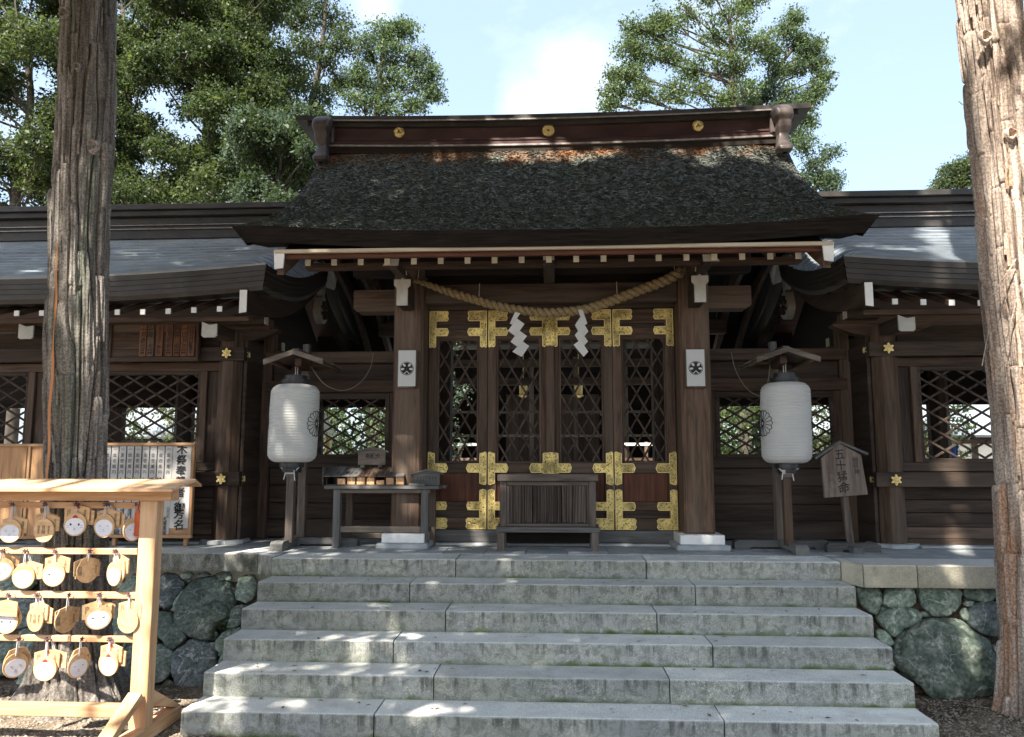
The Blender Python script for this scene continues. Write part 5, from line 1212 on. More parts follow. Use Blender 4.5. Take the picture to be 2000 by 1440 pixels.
p0, p1 = at(697, 908, .88), at(755, 876, .88)
house_sign(p0.x, p1.x, p0.z, p1.z+.012, .88, 'small roofed wooden sign standing on top of the slip rack', [('有願大', .052, .01, .0, False, M_ink, .02)], 'grey')
p0, p1 = at(806, 950, .76), at(861, 920, .76)
house_sign(p0.x, p1.x, tz+.002, p1.z+.012, .76, 'small roofed notice of written lines at the right end of the table', [(s, .016, -.085+.028*i, -.012, True, M_ink, .0) for i, s in enumerate(('初穂料', '百円也', '願い事', '書いて', '絵馬掛', '納める', '木の神'))], 'slate', legs=False)
a = at(800, 946, .70); ct = thing('coin_tray', 'flat grey wooden coin tray in front of the small notice', 'tray', (a.x+.06, .71, tz))
part('tray', B(a.x, a.x+.145, .675, .735, tz+.001, tz+.012), wood('slate', 'x'), ct); part('tray_rim', B(a.x, a.x+.145, .736, .748, tz+.001, tz+.026), wood('slate', 'x'), ct)
part('tray_rim', B(a.x, a.x+.145, .664, .674, tz+.001, tz+.022), wood('slate', 'x'), ct)

# god name sign ------------------------------------------------------------
def name_sign():
    Y = .60; pc = at(1666, 1068, Y); t = thing('name_sign', 'leaning house shaped wooden sign with large black characters at the right corner', 'sign', (pc.x, Y, 0))
    T = Matrix.Translation((pc.x, Y, 0)) @ Matrix.Rotation(R(-4.6), 4, 'Y')
    tf = lambda mb: (setattr(mb, 'v', [tuple(T @ Vector(v)) for v in mb.v]), mb)[1]
    part('post', tf(MB().box(-.032, .03, 0.02, .05, .03, .50)), wood('grey', 'z'), t)
    zb, zt = .485, .945; w0, w1 = .185, .172
    part('board', tf(MB().prism([(-w0, zb), (w0, zb), (w1, .83), (0, zt), (-w1, .83)], -.012, .018, 'xz')), mat('weathered_sign_board', (.10, .075, .06), (.21, .165, .135), scale=26, stretch=(1, 1, .07), c3=(.26, .22, .19), s3=4, r3=(.5, .7), rnd=0), t)
    for s in (-1, 1): part('roof_board', tf(MB().prism([(0, zt+.0), (s*.225, .822), (s*.23, .842), (0, zt+.024)], -.03, .05, 'xz')), wood('slate', 'x'), t)
    def txt(body, size, x, z, m, b, sp=.95): part('lettering', text_mb(body, size, None, bold=b, spacing=sp, jitter=1, M=T @ Matrix.Translation((x, -.0135, z))), m, t)
    txt('五十猛命', .098, -.012, .705, M_ink, .013, .98); txt('御祭神', .054, .115, .74, M_ink, .006); txt('いたけるのみこと', .031, -.125, .68, M_inkbrown, .0)
    x = pc.x
    part('cross_foot', MB().prism([(x-.22, 0), (x-.10, 0), (x-.08, .02), (x+.08, .02), (x+.10, 0), (x+.24, 0), (x+.24, .06), (x+.2, .08), (x-.2, .08), (x-.22, .06)], .60, .67, 'xz'), wood('slate', 'x'), t)
    part('cross_foot', MB().prism([(.47, 0), (.55, 0), (.57, .02), (.72, .02), (.74, 0), (.82, 0), (.82, .055), (.47, .055)], x-.045, x+.045, 'yz'), wood('slate', 'y'), t)
name_sign()

# donor board on the left -------------------------------------------------------
def donor():
    Y = .72; x0, x1 = atx(203, 960, Y), atx(377, 960, Y); z0, z1 = atz(300, 1051, Y), atz(300, 865, Y)
    t = thing('donor_board', 'light wood framed notice board with white name strips, behind the left trunk', 'notice board', ((x0+x1)/2, Y, 0)); f = .028
    bd = lambda a: wood('board', a)
    part('backing', B(x0+.01, x1-.01, Y+.012, Y+.03, z0+.01, z1-.01), bd('x'), t)
    part('frame', B(x0, x1, Y-.012, Y+.035, z1-f, z1), bd('x'), t); part('frame', B(x0, x1, Y-.012, Y+.035, z0, z0+f), bd('x'), t)
    part('frame', B(x1-f, x1, Y-.011, Y+.034, z0+f, z1-f), bd('z'), t); part('frame', B(x0-.3, x0-.3+f, Y-.011, Y+.034, z0+f, z1-f), bd('z'), t)
    part('backing', B(x0-.3, x0+.01, Y+.012, Y+.03, z0+.01, z1-.01), bd('x'), t); part('frame', B(x0-.3, x0-.001, Y-.012, Y+.035, z1-f, z1), bd('x'), t); part('frame', B(x0-.3, x0-.001, Y-.012, Y+.035, z0, z0+f), bd('x'), t)
    for x in (x0+.1, x1-.07): part('leg', B(x-.02, x+.02, Y+.036, Y+.08, 0, z1-.03), bd('z'), t)
    # title sheet
    xa, xb = atx(333, 960, Y), atx(370, 960, Y)-.004; zb = atz(350, 1032, Y)
    sh = part('title_sheet', MB().grid(lambda u, v: (xa+(xb-xa)*u, Y+.010-.003*math.sin(v*7+u*2)**2, zb+(z1-f-.006-zb)*v), 4, 20), M_paper, t)
    zc = (zb+z1-f)/2; hh = (z1-f-zb)
    part('lettering', text_mb('木祭奉賛者御芳名', .098, ((xa+xb)/2, Y+.003, zc), bold=.022, spacing=1.10*hh/8.4/.098, sx=1.0, jitter=1), M_ink, sh)
    # name strips, separated by dark rules
    w_ = .0745; x = xa-.004; heads = ['山形一', '鈴木一雄', '新野石材', '大澤運輸', '伊太祁曽', '和田商店', '大塚弓削', '貴志川', '前田良三', '田中文蔵', '中村定吉', '木下三郎']
    sub = ['和歌山市', '海南市東', '紀の川', '岩出市', '和歌山', '有田郡', '橋本市', '那賀町', '和歌山', '海南市', '日高町', '田辺市']
    for i in range(12):
        b = x-w_*i; a = b-w_+.006
        s = part('name_strip', MB().grid(lambda u, v: (a+(b-a)*u, Y+.0095+.0015*math.sin(v*5+i), z0+f+.004+(z1-z0-2*f-.008)*v), 2, 8), M_paper, t)
        part('strip_rule', B(a-.0065, a-.0005, Y+.004, Y+.0115, z0+f+.004, z1-f-.004, c=.0005), mat('blue_black_rule', (.03, .035, .06), (.05, .055, .08), rnd=0, bump=0), s)
        xm = (a+b)/2; H = z1-z0-2*f; zz = z1-f
        part('lettering', text_mb('一金壱萬円'[0:5], .040, (xm, Y+.003, zz-.14), bold=.0, jitter=1, spacing=1.35), M_inkbrown, s)
        part('lettering', text_mb(heads[i], .056, (xm-.005, Y+.003, zz-.40), bold=.022, jitter=1), M_ink, s)
        part('lettering', text_mb(sub[i], .026, (xm+.020, Y+.003, zz-.62), bold=0, jitter=1), M_ink, s)
        part('lettering', text_mb(heads[(i*5+3) % 12], .046, (xm-.008, Y+.003, zz-.74), bold=.008, jitter=1), M_ink, s)
donor()
def blank_board():
    Y = .76; x0, x1 = -5.7, atx(186, 960, Y); z0, z1 = atz(50, 1053, Y), atz(50, 867, Y)
    t = thing('blank_notice_board', 'empty light wood notice board at the left edge, behind the left trunk', 'notice board', ((x0+x1)/2, Y, 0)); e = [x0, atx(-160, 960, Y), atx(50, 960, Y), x1]
    for i in range(3):
        a, b = e[i], e[i+1]
        for k, (p, q) in enumerate(((a+.02, (a+b)/2), ((a+b)/2, b-.02))): part('panel', B(p+.001, q-.001, Y+.006, Y+.02, z0+.02, z1-.02), wood('board', 'z'), t)
        part('frame', B(a, a+.028, Y-.014, Y+.03, z0, z1-.03), wood('board', 'z'), t)
    part('frame', B(x0, x1, Y-.016, Y+.032, z1-.028, z1), wood('board', 'x'), t); part('frame', B(x0+.03, x1, Y-.013, Y+.03, z0, z0+.03), wood('board', 'x'), t); part('frame', B(x1-.028, x1, Y-.014, Y+.03, z0+.03, z1-.03), wood('board', 'z'), t)
    for x in (x0+.2, x1-.5): part('leg', B(x, x+.05, Y+.033, Y+.08, 0, z1-.05), wood('board', 'z'), t)
blank_board()
def schedule():
    Y = .90; x0, x1 = atx(214, 660, Y), atx(389, 660, Y); z0, z1 = atz(300, 703, Y), atz(300, 628, Y)
    t = thing('festival_board', 'brown framed board of hanging wooden tags above the left corridor window', 'notice board', ((x0+x1)/2, Y, z0)); 
    for i in range(4): part('backing_board', B(x0+.02, x1-.02, Y+.012, Y+.03, z0+.025+(z1-z0-.05)*i/4, z0+.024+(z1-z0-.05)*(i+1)/4), wood('brown', 'x'), t)
    part('frame', B(x0, x1, Y-.012, Y+.04, z1-.028, z1), wood('brown', 'x'), t); part('frame', B(x0-.02, x1+.004, Y-.02, Y+.04, z0-.018, z0+.026), wood('brown', 'x'), t)
    for a in (x0, x1-.024): part('frame', B(a, a+.024, Y-.011, Y+.039, z0+.027, z1-.029), wood('brown', 'z'), t)
    tx = ['四月五日献茶午', '一日月次祭', '例祭 幸祭', '正月昭和祭', '大正五年厳午', '一般 大祭', '一月歳旦祭'] 
    for i, px in enumerate((374, 360, 346, 331, 312, 294.5, 279.5)):
        xc = atx(px, 660, Y); w_ = .066
        g_ = part('wooden_tag', B(xc-w_/2, xc+w_/2, Y-.004, Y+.010, z0+.034, z1-.038+random.uniform(-.004, .0), c=.002), wood('tag' if i not in (5,) else 'worn', 'z'), t)
        s = tx[i]; part('lettering', text_mb(s, .048 if len(s) > 5 else .058, (xc, Y-.0055, (z0+z1)/2), bold=.02, jitter=1, spacing=(z1-z0-.10)/(len(s)*(.048 if len(s) > 5 else .058))), M_ink, g_)
schedule()

# ================================================================== PLAQUE RACK
RY = -1.60
def rack():
    xr = atx(290, 1150, RY); t = thing('plaque_rack', 'new light timber rack of votive plaques standing in the sun at the left', 'rack', (xr-.6, RY, GZ)); hk = lambda a: wood('hinoki', a)
    zt = atz(290, 978, RY); zf = -.86
    part('post', B(xr-.058, xr+.050, RY-.045, RY+.045, GZ+.09, zt), hk('z'), t)
    part('post', B(-4.9, -4.78, RY-.05, RY+.055, GZ+.09, zt), hk('z'), t)
    xe = atx(333, 965, RY-.06); zb1 = atz(200, 955, RY-.06)
    part('head_beam', B(-5.1, xe, RY-.055, RY+.055, zt+.001, zb1), hk('x'), t)
    # sloping lid board: front edge lower and nearer
    pf = at(338, 955, RY-.26); pb = at(393, 940, RY+.26); pb.z = atz(393, 940, RY+.26)
    pts = [(-5.2, RY-.27), (pf.x, RY-.27), (pb.x, RY+.27), (-5.2, RY+.27)]
    zf_, zb_ = atz(200, 955, RY-.27), atz(200, 939.5, RY+.05)+.012
    def lid(yA, yB, zA, zB, xA, xB): 
        m = MB(); T_ = .016
        m.add([(-5.2, yA, zA-T_), (xA, yA, zA-T_), (xB, yB, zB-T_), (-5.2, yB, zB-T_), (-5.2, yA, zA), (xA, yA, zA), (xB, yB, zB), (-5.2, yB, zB)], [(3, 2, 1, 0), (4, 5, 6, 7), (0, 1, 5, 4), (1, 2, 6, 5), (2, 3, 7, 6), (3, 0, 4, 7)]); return m
    part('roof_board', lid(RY-.27, RY, zf_, zb_, pf.x, pf.x+.01), hk('x'), t); part('roof_board', lid(RY+.002, RY+.27, zb_+.002, zf_+.01, pf.x+.01, pb.x), hk('x'), t)
    for (a, b) in ((981, 993), (1071, 1083), (1156, 1169), (1242, 1254)):
        z1, z0 = atz(200, a, RY), atz(200, b, RY); part('rail', B(-4.78, xr-.061, RY-.012, RY+.016, z0, z1, c=.003), hk('x'), t)
    z1, z0 = atz(120, 1374, RY), atz(120, 1397, RY); part('bottom_rail', B(-4.78, xr-.061, RY-.035, RY+.035, z0, z1), hk('x'), t)
    for x in (xr, -4.84):
        part('foot', B(x-.05, x+.05, RY-.42, RY+.42, GZ+.005, GZ+.095, c=.01), hk('y'), t)
        zb = atz(290, 1352, RY)
        part('brace', MB().bar((x-.012, RY-.055, zb-.005), (x-.012, RY-.40, GZ+.11), .085, .05, up=(0, -1, .9)), hk('y'), t)
        part('brace', MB().prism([(RY+.056, zb), (RY+.056, zb-.09), (RY+.36, GZ+.096), (RY+.42, GZ+.096)], x-.035, x+.035, 'yz'), hk('y'), t)
    return xr
XR = rack()
M_tagw = mat('plaque_wood', (.50, .30, .14), (.68, .46, .25), scale=50, stretch=(.2, 1, 1), rough=.6, bump=.15, rnd=.15)
def plaque(px, py, kind, ang, back, label, w=.145, lift=0, red=False, eyes=None, rail_y=None):
    """kind: face / text / blank (round front), house; ang: how far it has swung round"""
    zr = atz(px, rail_y, RY-.03); y0 = RY-.045-.010*0; c = at(px, py, y0)
    def body(kind_, dy, dx, dz, nm, lab, eyes_=None):
        y = dy
        T = Matrix.Translation((c.x, y0, c.z)) @ Matrix.Rotation(R(ang), 4, 'Z') @ Matrix.Translation((dx, y, dz))
        h = thing(nm, lab, 'votive plaque', (c.x, y0, c.z), group='votive plaques on the rack')
        tf = lambda mb: (setattr(mb, 'v', [tuple(T @ Vector(v)) for v in mb.v]), mb)[1]
        r = w/2
        if kind_ == 'house':
            pl = [(-r*1.08, -r*.62), (r*1.08, -r*.62), (r*1.12, r*.55), (0, r*.86), (-r*1.12, r*.55)]
        else:   # round body with shoulders
            pl = [(r*math.sin(a), -r*math.cos(a)) for a in np.linspace(-2.25, 2.25, 34)]; pl = [(x, z) for x, z in pl]+[(r*.62, r*.98), (0, r*1.12), (-r*.62, r*.98)] if kind_ == 'tall' else [(r*math.sin(a), -r*math.cos(a)) for a in np.linspace(0, 6.2832, 41)[:-1]]
        pw = part('panel', tf(MB().prism(pl, -.004, .004, 'xz')), M_tagw, h)
        if kind_ in ('face',):
            f = [(r*.84*math.sin(a), -r*.10-r*.80*math.cos(a)*(1.0 if math.cos(a) > 0 else .78)) for a in np.linspace(0, 6.2832, 41)[:-1]]
            part('painted_face', tf(MB().prism(f, -.0052, -.0041, 'xz')), M_face, h)
            m = MB(); E_ = eyes_ or 'dots'
            for s in (-1, 1):
                ex, ez = s*r*.36, -.02*r
                if E_ == 'big' or (E_ == 'wink' and s < 0): m.prism([(ex+r*.085*math.cos(a), ez+r*.10*math.sin(a)) for a in np.linspace(0, 5.9, 12)], -.0062, -.0053, 'xz')
                elif E_ == 'slant': m.prism([(ex-s*r*.16, ez-r*.05), (ex+s*r*.14, ez+r*.10), (ex+s*r*.10, ez-r*.06)], -.0062, -.0053, 'xz')
                else: m.box(ex-r*.09, ex+r*.09, -.0062, -.0053, ez-r*.02, ez+r*.02, c=.0003)
            m.box(-r*.06, r*.06, -.0062, -.0053, -r*.36, -r*.31, c=.0003); m.box(-r*.12, r*.12, -.0062, -.0053, -r*.48, -r*.455, c=.0003)
            if E_ == 'big':
                for s in (-1, 1):
                    for q in (-.06, -.14): m.box(s*r*.50, s*r*.72, -.0061, -.0053, q*r*2-.0005, q*r*2+.0008, c=.0002)
            part('features', tf(m), mat('grey_ink', (.06, .07, .10), (.10, .11, .15), rnd=0, bump=0) if E_ not in ('big', 'wink') else M_ink, h)
        if kind_ in ('text', 'house', 'tall'):
            s = random.choice(['合格祈願', '家内安全', '良縁成就', '健康長寿']); 
            for j, xo in enumerate((-.5, 0, .5) if kind_ == 'text' else (.72, -.7)):
                part('lettering', text_mb(s[:3] if j != 1 else '良縁', r*(.26 if j != 1 else .42), None, M=T @ Matrix.Translation((xo*r, -.0046, r*.05)), jitter=1), M_inkbrown, h)
        part('cord', tf(MB().tube([(-.004, -.004, r*.8), (-dx*.5, -.004-dy*.5, zr-c.z-dz), (-dx*.5+.006, -.004-dy*.5, zr-c.z-dz)], .0028, 5).tube([(.006, -.002, r*.8), (.004-dx*.5, -.002-dy*.5, zr-c.z-dz)], .0022, 5)), M_string, h)
        if red and nm == 'votive_plaque' and kind_ != 'x':
            part('red_knot', tf(MB().prism([(-r*.26, r*.52), (r*.26, r*.52), (r*.16, r*.70), (0, r*.78), (-r*.16, r*.70)], -.0062, -.0042, 'xz')), M_red, h)
        kn = MB()
        for k in range(5):
            a = k*1.3; kn.tube([(-dx*.5, -.01-dy*.5, zr-c.z-dz+.004), (-dx*.5+.016*math.cos(a), -.016-dy*.5, zr-c.z-dz+.004+.016*math.sin(a))], [.0045, .002], 5)
        part('knot', tf(kn), mat('dark_cord', (.09, .05, .06), (.2, .1, .1), rnd=.2, bump=0), h)
    body(kind, 0, 0, 0, 'votive_plaque', label, eyes)
    for i, (k, dx, dz) in enumerate(back):
        body(k, .014*(i+1), dx, dz, 'votive_plaque', ('%s plaque behind the %s' % ({'house': 'square', 'face': 'round', 'tall': 'tall'}[k] if i == 0 else 'hindmost', label)), 'dots')
H_ = 'house'
RR = [
 (20, 1037, 'face', 0, [(H_, .02, .030)], 'faint cat face leftmost on the top rail', dict(rail_y=986)),
 (86, 1036, 'text', -8, [(H_, .015, .040), (H_, -.01, .05)], 'round written plaque on the top rail', dict(rail_y=986)),
 (147, 1024, 'face', 0, [(H_, .0, .058), (H_, .022, .04)], 'dark eyed whiskered cat face on the top rail', dict(rail_y=986, eyes='big', red=True)),
 (204, 1027, 'face', -8, [(H_, .015, .045), (H_, .04, .03)], 'pale blue cat face second from the post, top rail', dict(rail_y=986)),
 (0, 1112, 'face', 40, [(H_, .02, .03), (H_, .03, .01)], 'half hidden plaque leftmost on the second rail', dict(rail_y=1077)),
 (46, 1126, 'face', 0, [(H_, .03, .030)], 'frowning cat face plaque on the second rail', dict(rail_y=1077)),
 (105, 1122, 'face', 0, [(H_, .012, .055)], 'winking cat face plaque on the second rail', dict(rail_y=1077, eyes='wink')),
 (171, 1115, 'tall', 66, [(H_, .0, .02), (H_, .02, .0)], 'plaque turned edge on, second rail', dict(rail_y=1077)),
 (223, 1121, 'face', -28, [('face', .015, .015), (H_, .02, .05)], 'washed out cat face nearest the post, second rail', dict(rail_y=1077)),
 (13, 1214, 'face', 0, [('tall', .01, .02)], 'two eyed cat face leftmost on the third rail', dict(rail_y=1162, eyes='big')),
 (69, 1210, 'text', -20, [(H_, .01, .045), (H_, .035, .025)], 'written round plaque on the third rail', dict(rail_y=1162)),
 (128, 1212, 'tall', 70, [(H_, .02, .02)], 'plaque swung open like a book, third rail', dict(rail_y=1162)),
 (192, 1206, 'face', 32, [(H_, -.01, .035), (H_, .01, .03)], 'scowling slant eyed cat face on the third rail', dict(rail_y=1162, eyes='slant')),
 (250, 1213, 'blank', -10, [(H_, .0, .06)], 'plain pale round plaque beside the post, third rail', dict(rail_y=1162)),
 (30, 1300, 'face', 62, [('tall', .01, .02), ('tall', .03, .02)], 'narrow turned cat face leftmost on the fourth rail', dict(rail_y=1248)),
 (88, 1306, 'face', 0, [(H_, .0, .050), (H_, .035, .045)], 'cat face with a red knot on the fourth rail', dict(rail_y=1248, red=True)),
 (153, 1300, 'face', 72, [('tall', .02, .02)], 'nearly edge on white plaque, fourth rail', dict(rail_y=1248)),
 (212, 1296, 'face', -14, [(H_, .005, .055), (H_, .02, .03)], 'glaring white face nearest the post, fourth rail', dict(rail_y=1248, red=True)),
 (260, 1034, 'face', 70, [], 'thin white edge on plaque hanging beside the red tag', dict(rail_y=986)),
]
for px, py, k, a, b, lab, kw in RR: plaque(px, py, k, a, b, lab, **kw)
p = at(13, 1189, RY-.06); h = thing('votive_plaque', 'square wooden plaque covering the forehead of the two eyed cat', 'votive plaque', tuple(p), group='votive plaques on the rack')
part('panel', MB().prism([(p.x-.075, p.z-.04), (p.x+.075, p.z-.045), (p.x+.075, p.z+.04), (p.x, p.z+.055), (p.x-.075, p.z+.04)], p.y-.012, p.y-.004, 'xz'), M_tagw, h); part('cord', MB().tube([(p.x, p.y-.01, p.z+.04), (p.x+.01, RY-.02, p.z+.09)], .003, 5), M_string, h)
p = at(268, 1020, RY-.04); h = thing('red_tag', 'small red wooden tag hanging beside the post on the top rail', 'tag', tuple(p))
part('tag', MB().prism([(p.x-.016, p.z-.085), (p.x+.016, p.z-.085), (p.x+.016, p.z+.05), (p.x, p.z+.09), (p.x-.016, p.z+.05)], p.y-.004, p.y+.01, 'xz'), M_redwood, h); part('cord', MB().tube([(p.x, p.y, p.z+.08), (p.x, RY-.02, p.z+.125)], .003, 5), M_red, h)
# ================================================================== BIG TRUNKS
def big_trunk(name, label, cpx, Y, r_of, flare, m, seed, orange=None):
    C_ = [at(x, y, Y) for x, y in cpx]
    zs_ = [c.z for c in C_]; xs_ = [c.x for c in C_]
    def cx(z):
        i = max(0, min(len(zs_)-2, sum(1 for q in zs_[1:-1] if z > q)))
        f = (z-zs_[i])/(zs_[i+1]-zs_[i]); return xs_[i]+(xs_[i+1]-xs_[i])*f
    t = thing(name, label, 'tree', (cx(GZ), Y, GZ))
    nu, nv = 250, 540; z0, z1 = GZ-.06, 5.2
    hsh = lambda a, b: (math.sin(a*127.1+b*311.7+seed*74.7)*43758.5453) % 1
    def fn(u, v):
        z = z0+(z1-z0)*v; a = u*2*math.pi; ca, sa = math.cos(a), math.sin(a); hz = z-GZ
        r = r_of(z); fl = flare*math.exp(-hz/.22)*(1+.55*math.cos(5*a+seed)+.3*math.cos(3*a+2*seed)); fl += flare*.25*math.exp(-hz/.7)
        w_ = mnoise.noise(Vector((ca*1.3, sa*1.3, z*.8+seed)))
        p = Vector((ca*3.6+.5*w_, sa*3.6+.5*w_, z*.42+seed*3)); q = Vector((ca*8+w_, sa*8-w_, z*.9+seed)); s = Vector((ca*17, sa*17, z*2.0+seed))
        rid = (1-abs(mnoise.noise(p*1.5))*2)*.012 + (1-abs(mnoise.noise(q))*2.2)*.009 + mnoise.noise(s)*.006 + mnoise.noise(Vector((ca*22, sa*22, z*14)))*.0018
        plate = math.floor((mnoise.noise(Vector((ca*5+w_*.6, sa*5, z*.55+seed*7)))+1)*5)/5*.012
        NP = 19; ua = (a/(2*math.pi)*NP + 1.1*mnoise.noise(Vector((ca*1.2, sa*1.2, z*.55+seed))) + .5*mnoise.noise(Vector((ca*3, sa*3, z*1.7+seed)))) % NP
        ce = math.floor(ua); fr = ua-ce; ce = ce % NP; sgz = z*(1.1+1.3*hsh(ce, 1))+hsh(ce, 2)*9; seg = math.floor(sgz); fz = sgz-seg
        plate = (hsh(ce, seg)-.4)*.030 + .010*fz; e_ = min(fr, 1-fr); plate -= .029*math.exp(-(e_/.10)**2)*(.5+hsh(ce, seg+3)) + .010*math.exp(-(min(fz, 1-fz)/.03)**2)
        big = .018*mnoise.noise(Vector((ca*.8, sa*.8, z*1.1+seed*5)))
        rr = r+fl+rid+plate+big-.012
        return (cx(z)+rr*ca, Y+rr*sa, z)
    part('trunk', MB().grid(fn, nu, nv), m, t, smooth=False)
    top = MB(); P = [Vector((cx(5.1), Y, 5.1))]; 
    for k in range(1, 8): P.append(Vector((cx(5.1)+.05*math.sin(k+seed), Y-.1*k*.5, 5.1+k*1.15)))
    part('upper_trunk', top.tube(P, [r_of(5)*1.0*(1-.1*k) for k in range(8)], 16), m, t, smooth=True)
    # peeling strips of bark
    st = MB()
    for i in range(46):
        a = random.uniform(math.pi*1.02, math.pi*1.98); z = random.uniform(-.5, 4.4); L = random.uniform(.12, .45); r = r_of(z)+.008; w_ = random.uniform(.006, .016)
        pts = []
        for k in range(6):
            f = k/5; zz = z+L*f; aa = a+.10*f*random.uniform(-.4, .4); rr = r+.018*f*f*random.uniform(.3, 1.6)
            c_, s_ = math.cos(aa), math.sin(aa); o = Vector((cx(zz)+rr*c_, Y+rr*s_, zz)); tt = Vector((-s_, c_, 0))*w_*(1-.6*f); pts.append((o-tt, o+tt))
        n = len(st.v); st.add([p for q in pts for p in q], [(2*k, 2*k+1, 2*k+3, 2*k+2) for k in range(5)])
    part('bark_strips', st, m, t)['kind'] = 'stuff'
    # knots
    return t, cx
def knot(t, cxf, px, py, Y, r, rt, m):
    p = at(px, py, Y-rt*.98)
    def f(u, v):
        a = u*2*math.pi; rr = r*(1-v*.9)*(1+.15*math.sin(3*a+v*4)); dep = -.035*math.sin(min(1, v*1.6)*math.pi)*.9+(.02 if v > .8 else 0)
        return (p.x+rr*math.cos(a), p.y+dep+.012, p.z+rr*1.15*math.sin(a))
    part('knot', MB().grid(f, 28, 14), m, t, smooth=True)
tL, cL = big_trunk('cedar_tree', 'thick grey barked tree trunk standing behind the plaque rack on the left', [(150, 1340), (150, 900), (158, 450), (172, 20)], -.84, lambda z: .205-.004*z, .12, M_barkL, 1.3)
tR, cR = big_trunk('cypress_tree', 'sunlit tan tree trunk with stringy bark at the right edge', [(2032, 1250), (2007, 800), (1972, 400), (1929, 5)], -.72, lambda z: .218-.004*z, .045, M_barkR, 4.1)
knot(tL, cL, 152, 130, -.84, .028, .21, M_barkL); knot(tL, cL, 182, 285, -.84, .05, .21, M_barkL); knot(tL, cL, 125, 25, -.84, .045, .21, M_barkL)
knot(tR, cR, 1925, 72, -.72, .05, .22, M_barkR); knot(tR, cR, 1975, 262, -.72, .045, .22, M_barkR)
# long orange wound on the left edge of the left trunk
sl_ = []
for k in range(26):
    y = 475+ (1000-475)*k/25; x = 118-26*(k/25)-2*math.sin(k*.9); w_ = .6*(3+4*math.sin(min(1, k/12)*math.pi/2))*(1 if k < 22 else (26-k)/4)
    for s in (-1, 1):
        p = at(x+s*w_*.8, y, -1.03); c0 = cL(p.z); r = .225-.004*p.z; dx = max(-.999, min(.999, (p.x-c0)/r)); sl_.append((p.x, -.84-r*math.sqrt(1-dx*dx)-.004, p.z))
part('bare_wood_strip', MB().add(sl_, [(2*k, 2*k+1, 2*k+3, 2*k+2) for k in range(25)]), M_barkO, tL, label='long orange strip where the bark has torn off')
for (x0, y0, x1, y1, w_) in ((1985, 505, 1925, 600, .012), (1978, 515, 1940, 575, .008), (1932, 640, 1918, 715, .004), (1985, 585, 1960, 690, .01), (1880, 205, 1872, 198, .004)):
    a, b = at(x0, y0, -.96), at(x1, y1, -.97); part('hanging_bark_strip', MB().bar(a, b, w_, .006), M_barkR, tR)

# ================================================================== FOLIAGE
def leaves_np(C, n_per, spread, L, m, parent, name='foliage', droop=.2, cull=None):
    """C (k,3) clump centres"""
    k = len(C); n = k*n_per
    P = np.repeat(C, n_per, 0)+np.clip(rng.normal(0, 1, (n, 3)), -1.5, 1.5)*np.array(spread)
    if cull is not None: P = P[cull(P)]; n = len(P)
    d = rng.normal(0, 1, (n, 3)); d[:, 2] -= droop; d /= np.linalg.norm(d, axis=1)[:, None]
    nn = rng.normal(0, .75, (n, 3)); nn[:, 2] += 1.0; s = np.cross(d, nn); s /= np.linalg.norm(s, axis=1)[:, None]+1e-9
    l = L*rng.uniform(.6, 1.25, n)[:, None]; up = np.cross(s, d)
    V = np.stack([P, P+d*l*.5+s*l*.26+up*l*.06, P+d*l, P+d*l*.5-s*l*.26+up*l*.06], 1).reshape(-1, 3)
    return npmesh(name, V, np.arange(n*4).reshape(-1, 4), m, parent)
def tree(name, label, trunk_px, Yt, r0, blobs, leaf, L=.13, group=None, n_clump=36, n_leaf=58, zbase=0, skip=0.0):
    """blobs: (px, py, radius_px, Y)"""
    top = at(*trunk_px[-1], Yt); base = at(*trunk_px[0], Yt); base = Vector((base.x, Yt, zbase))
    t = thing(name, label, 'tree', tuple(base), group=group)
    path = [base]+[at(x, y, Yt) for x, y in trunk_px]; path = [p for i, p in enumerate(path) if i == 0 or p.z > path[0].z+.3]
    cp = catmull(path, 6) if len(path) > 2 else path
    part('trunk', MB().tube(cp, [r0*(1-.75*i/(len(cp)-1)) for i in range(len(cp))], 10), M_branch, t, smooth=True)
    br = MB(); Cs = []
    for (px, py, rp, Y) in blobs:
        rp *= 1.12
        c = at(px, py, Y); D = (Y-CY); r = rp*D/FPX; s = min(cp, key=lambda q: (q-c).length+max(0, q.z-c.z+.9*r+.5)*2.2)
        mid = (s+c)/2+Vector((random.uniform(-.2, .2)*r, 0, random.uniform(-.35, .1)*r)); rb = min(.035, r0*.25)
        br.tube(catmull([s, mid, c], 4), [rb*(1-.08*i) for i in range(9)], 6)
        for j in range(5):
            e = c+Vector(rng.normal(0, .55, 3))*r; br.tube([c*.5+mid*.5, (c+e)/2+Vector((0, 0, .08*r)), e], [rb*.5, rb*.35, rb*.12], 5)
        m_ = int(n_clump*(r/.8)**1.2*1.25)+10; q = rng.normal(0, 1, (m_, 3)); q /= np.linalg.norm(q, axis=1)[:, None]; q *= (rng.uniform(.15, 1, m_)**.6)[:, None]*r
        q[:, 2] *= .85; Cs.append(q+np.array(c))
    part('branches', br, M_branch, t)
    Cs = np.concatenate(Cs); Cs = Cs[rng.uniform(0, 1, len(Cs)) > skip]
    cut = rng.uniform(0, 1, len(Cs)) < .68
    lv = leaf if isinstance(leaf, tuple) else (leaf, leaf)
    for mm, sel in ((lv[0], cut), (lv[1], ~cut)):
        if sel.sum():
            leaves_np(Cs[sel], int(n_leaf*.8), (.16, .16, .10), L*.62, LEAF[mm], t)
            leaves_np(Cs[sel]+rng.normal(0, .05, (sel.sum(), 3)), int(n_leaf*.25), (.12, .12, .07), L*1.05, LEAF[mm], t, droop=.5)
    return t
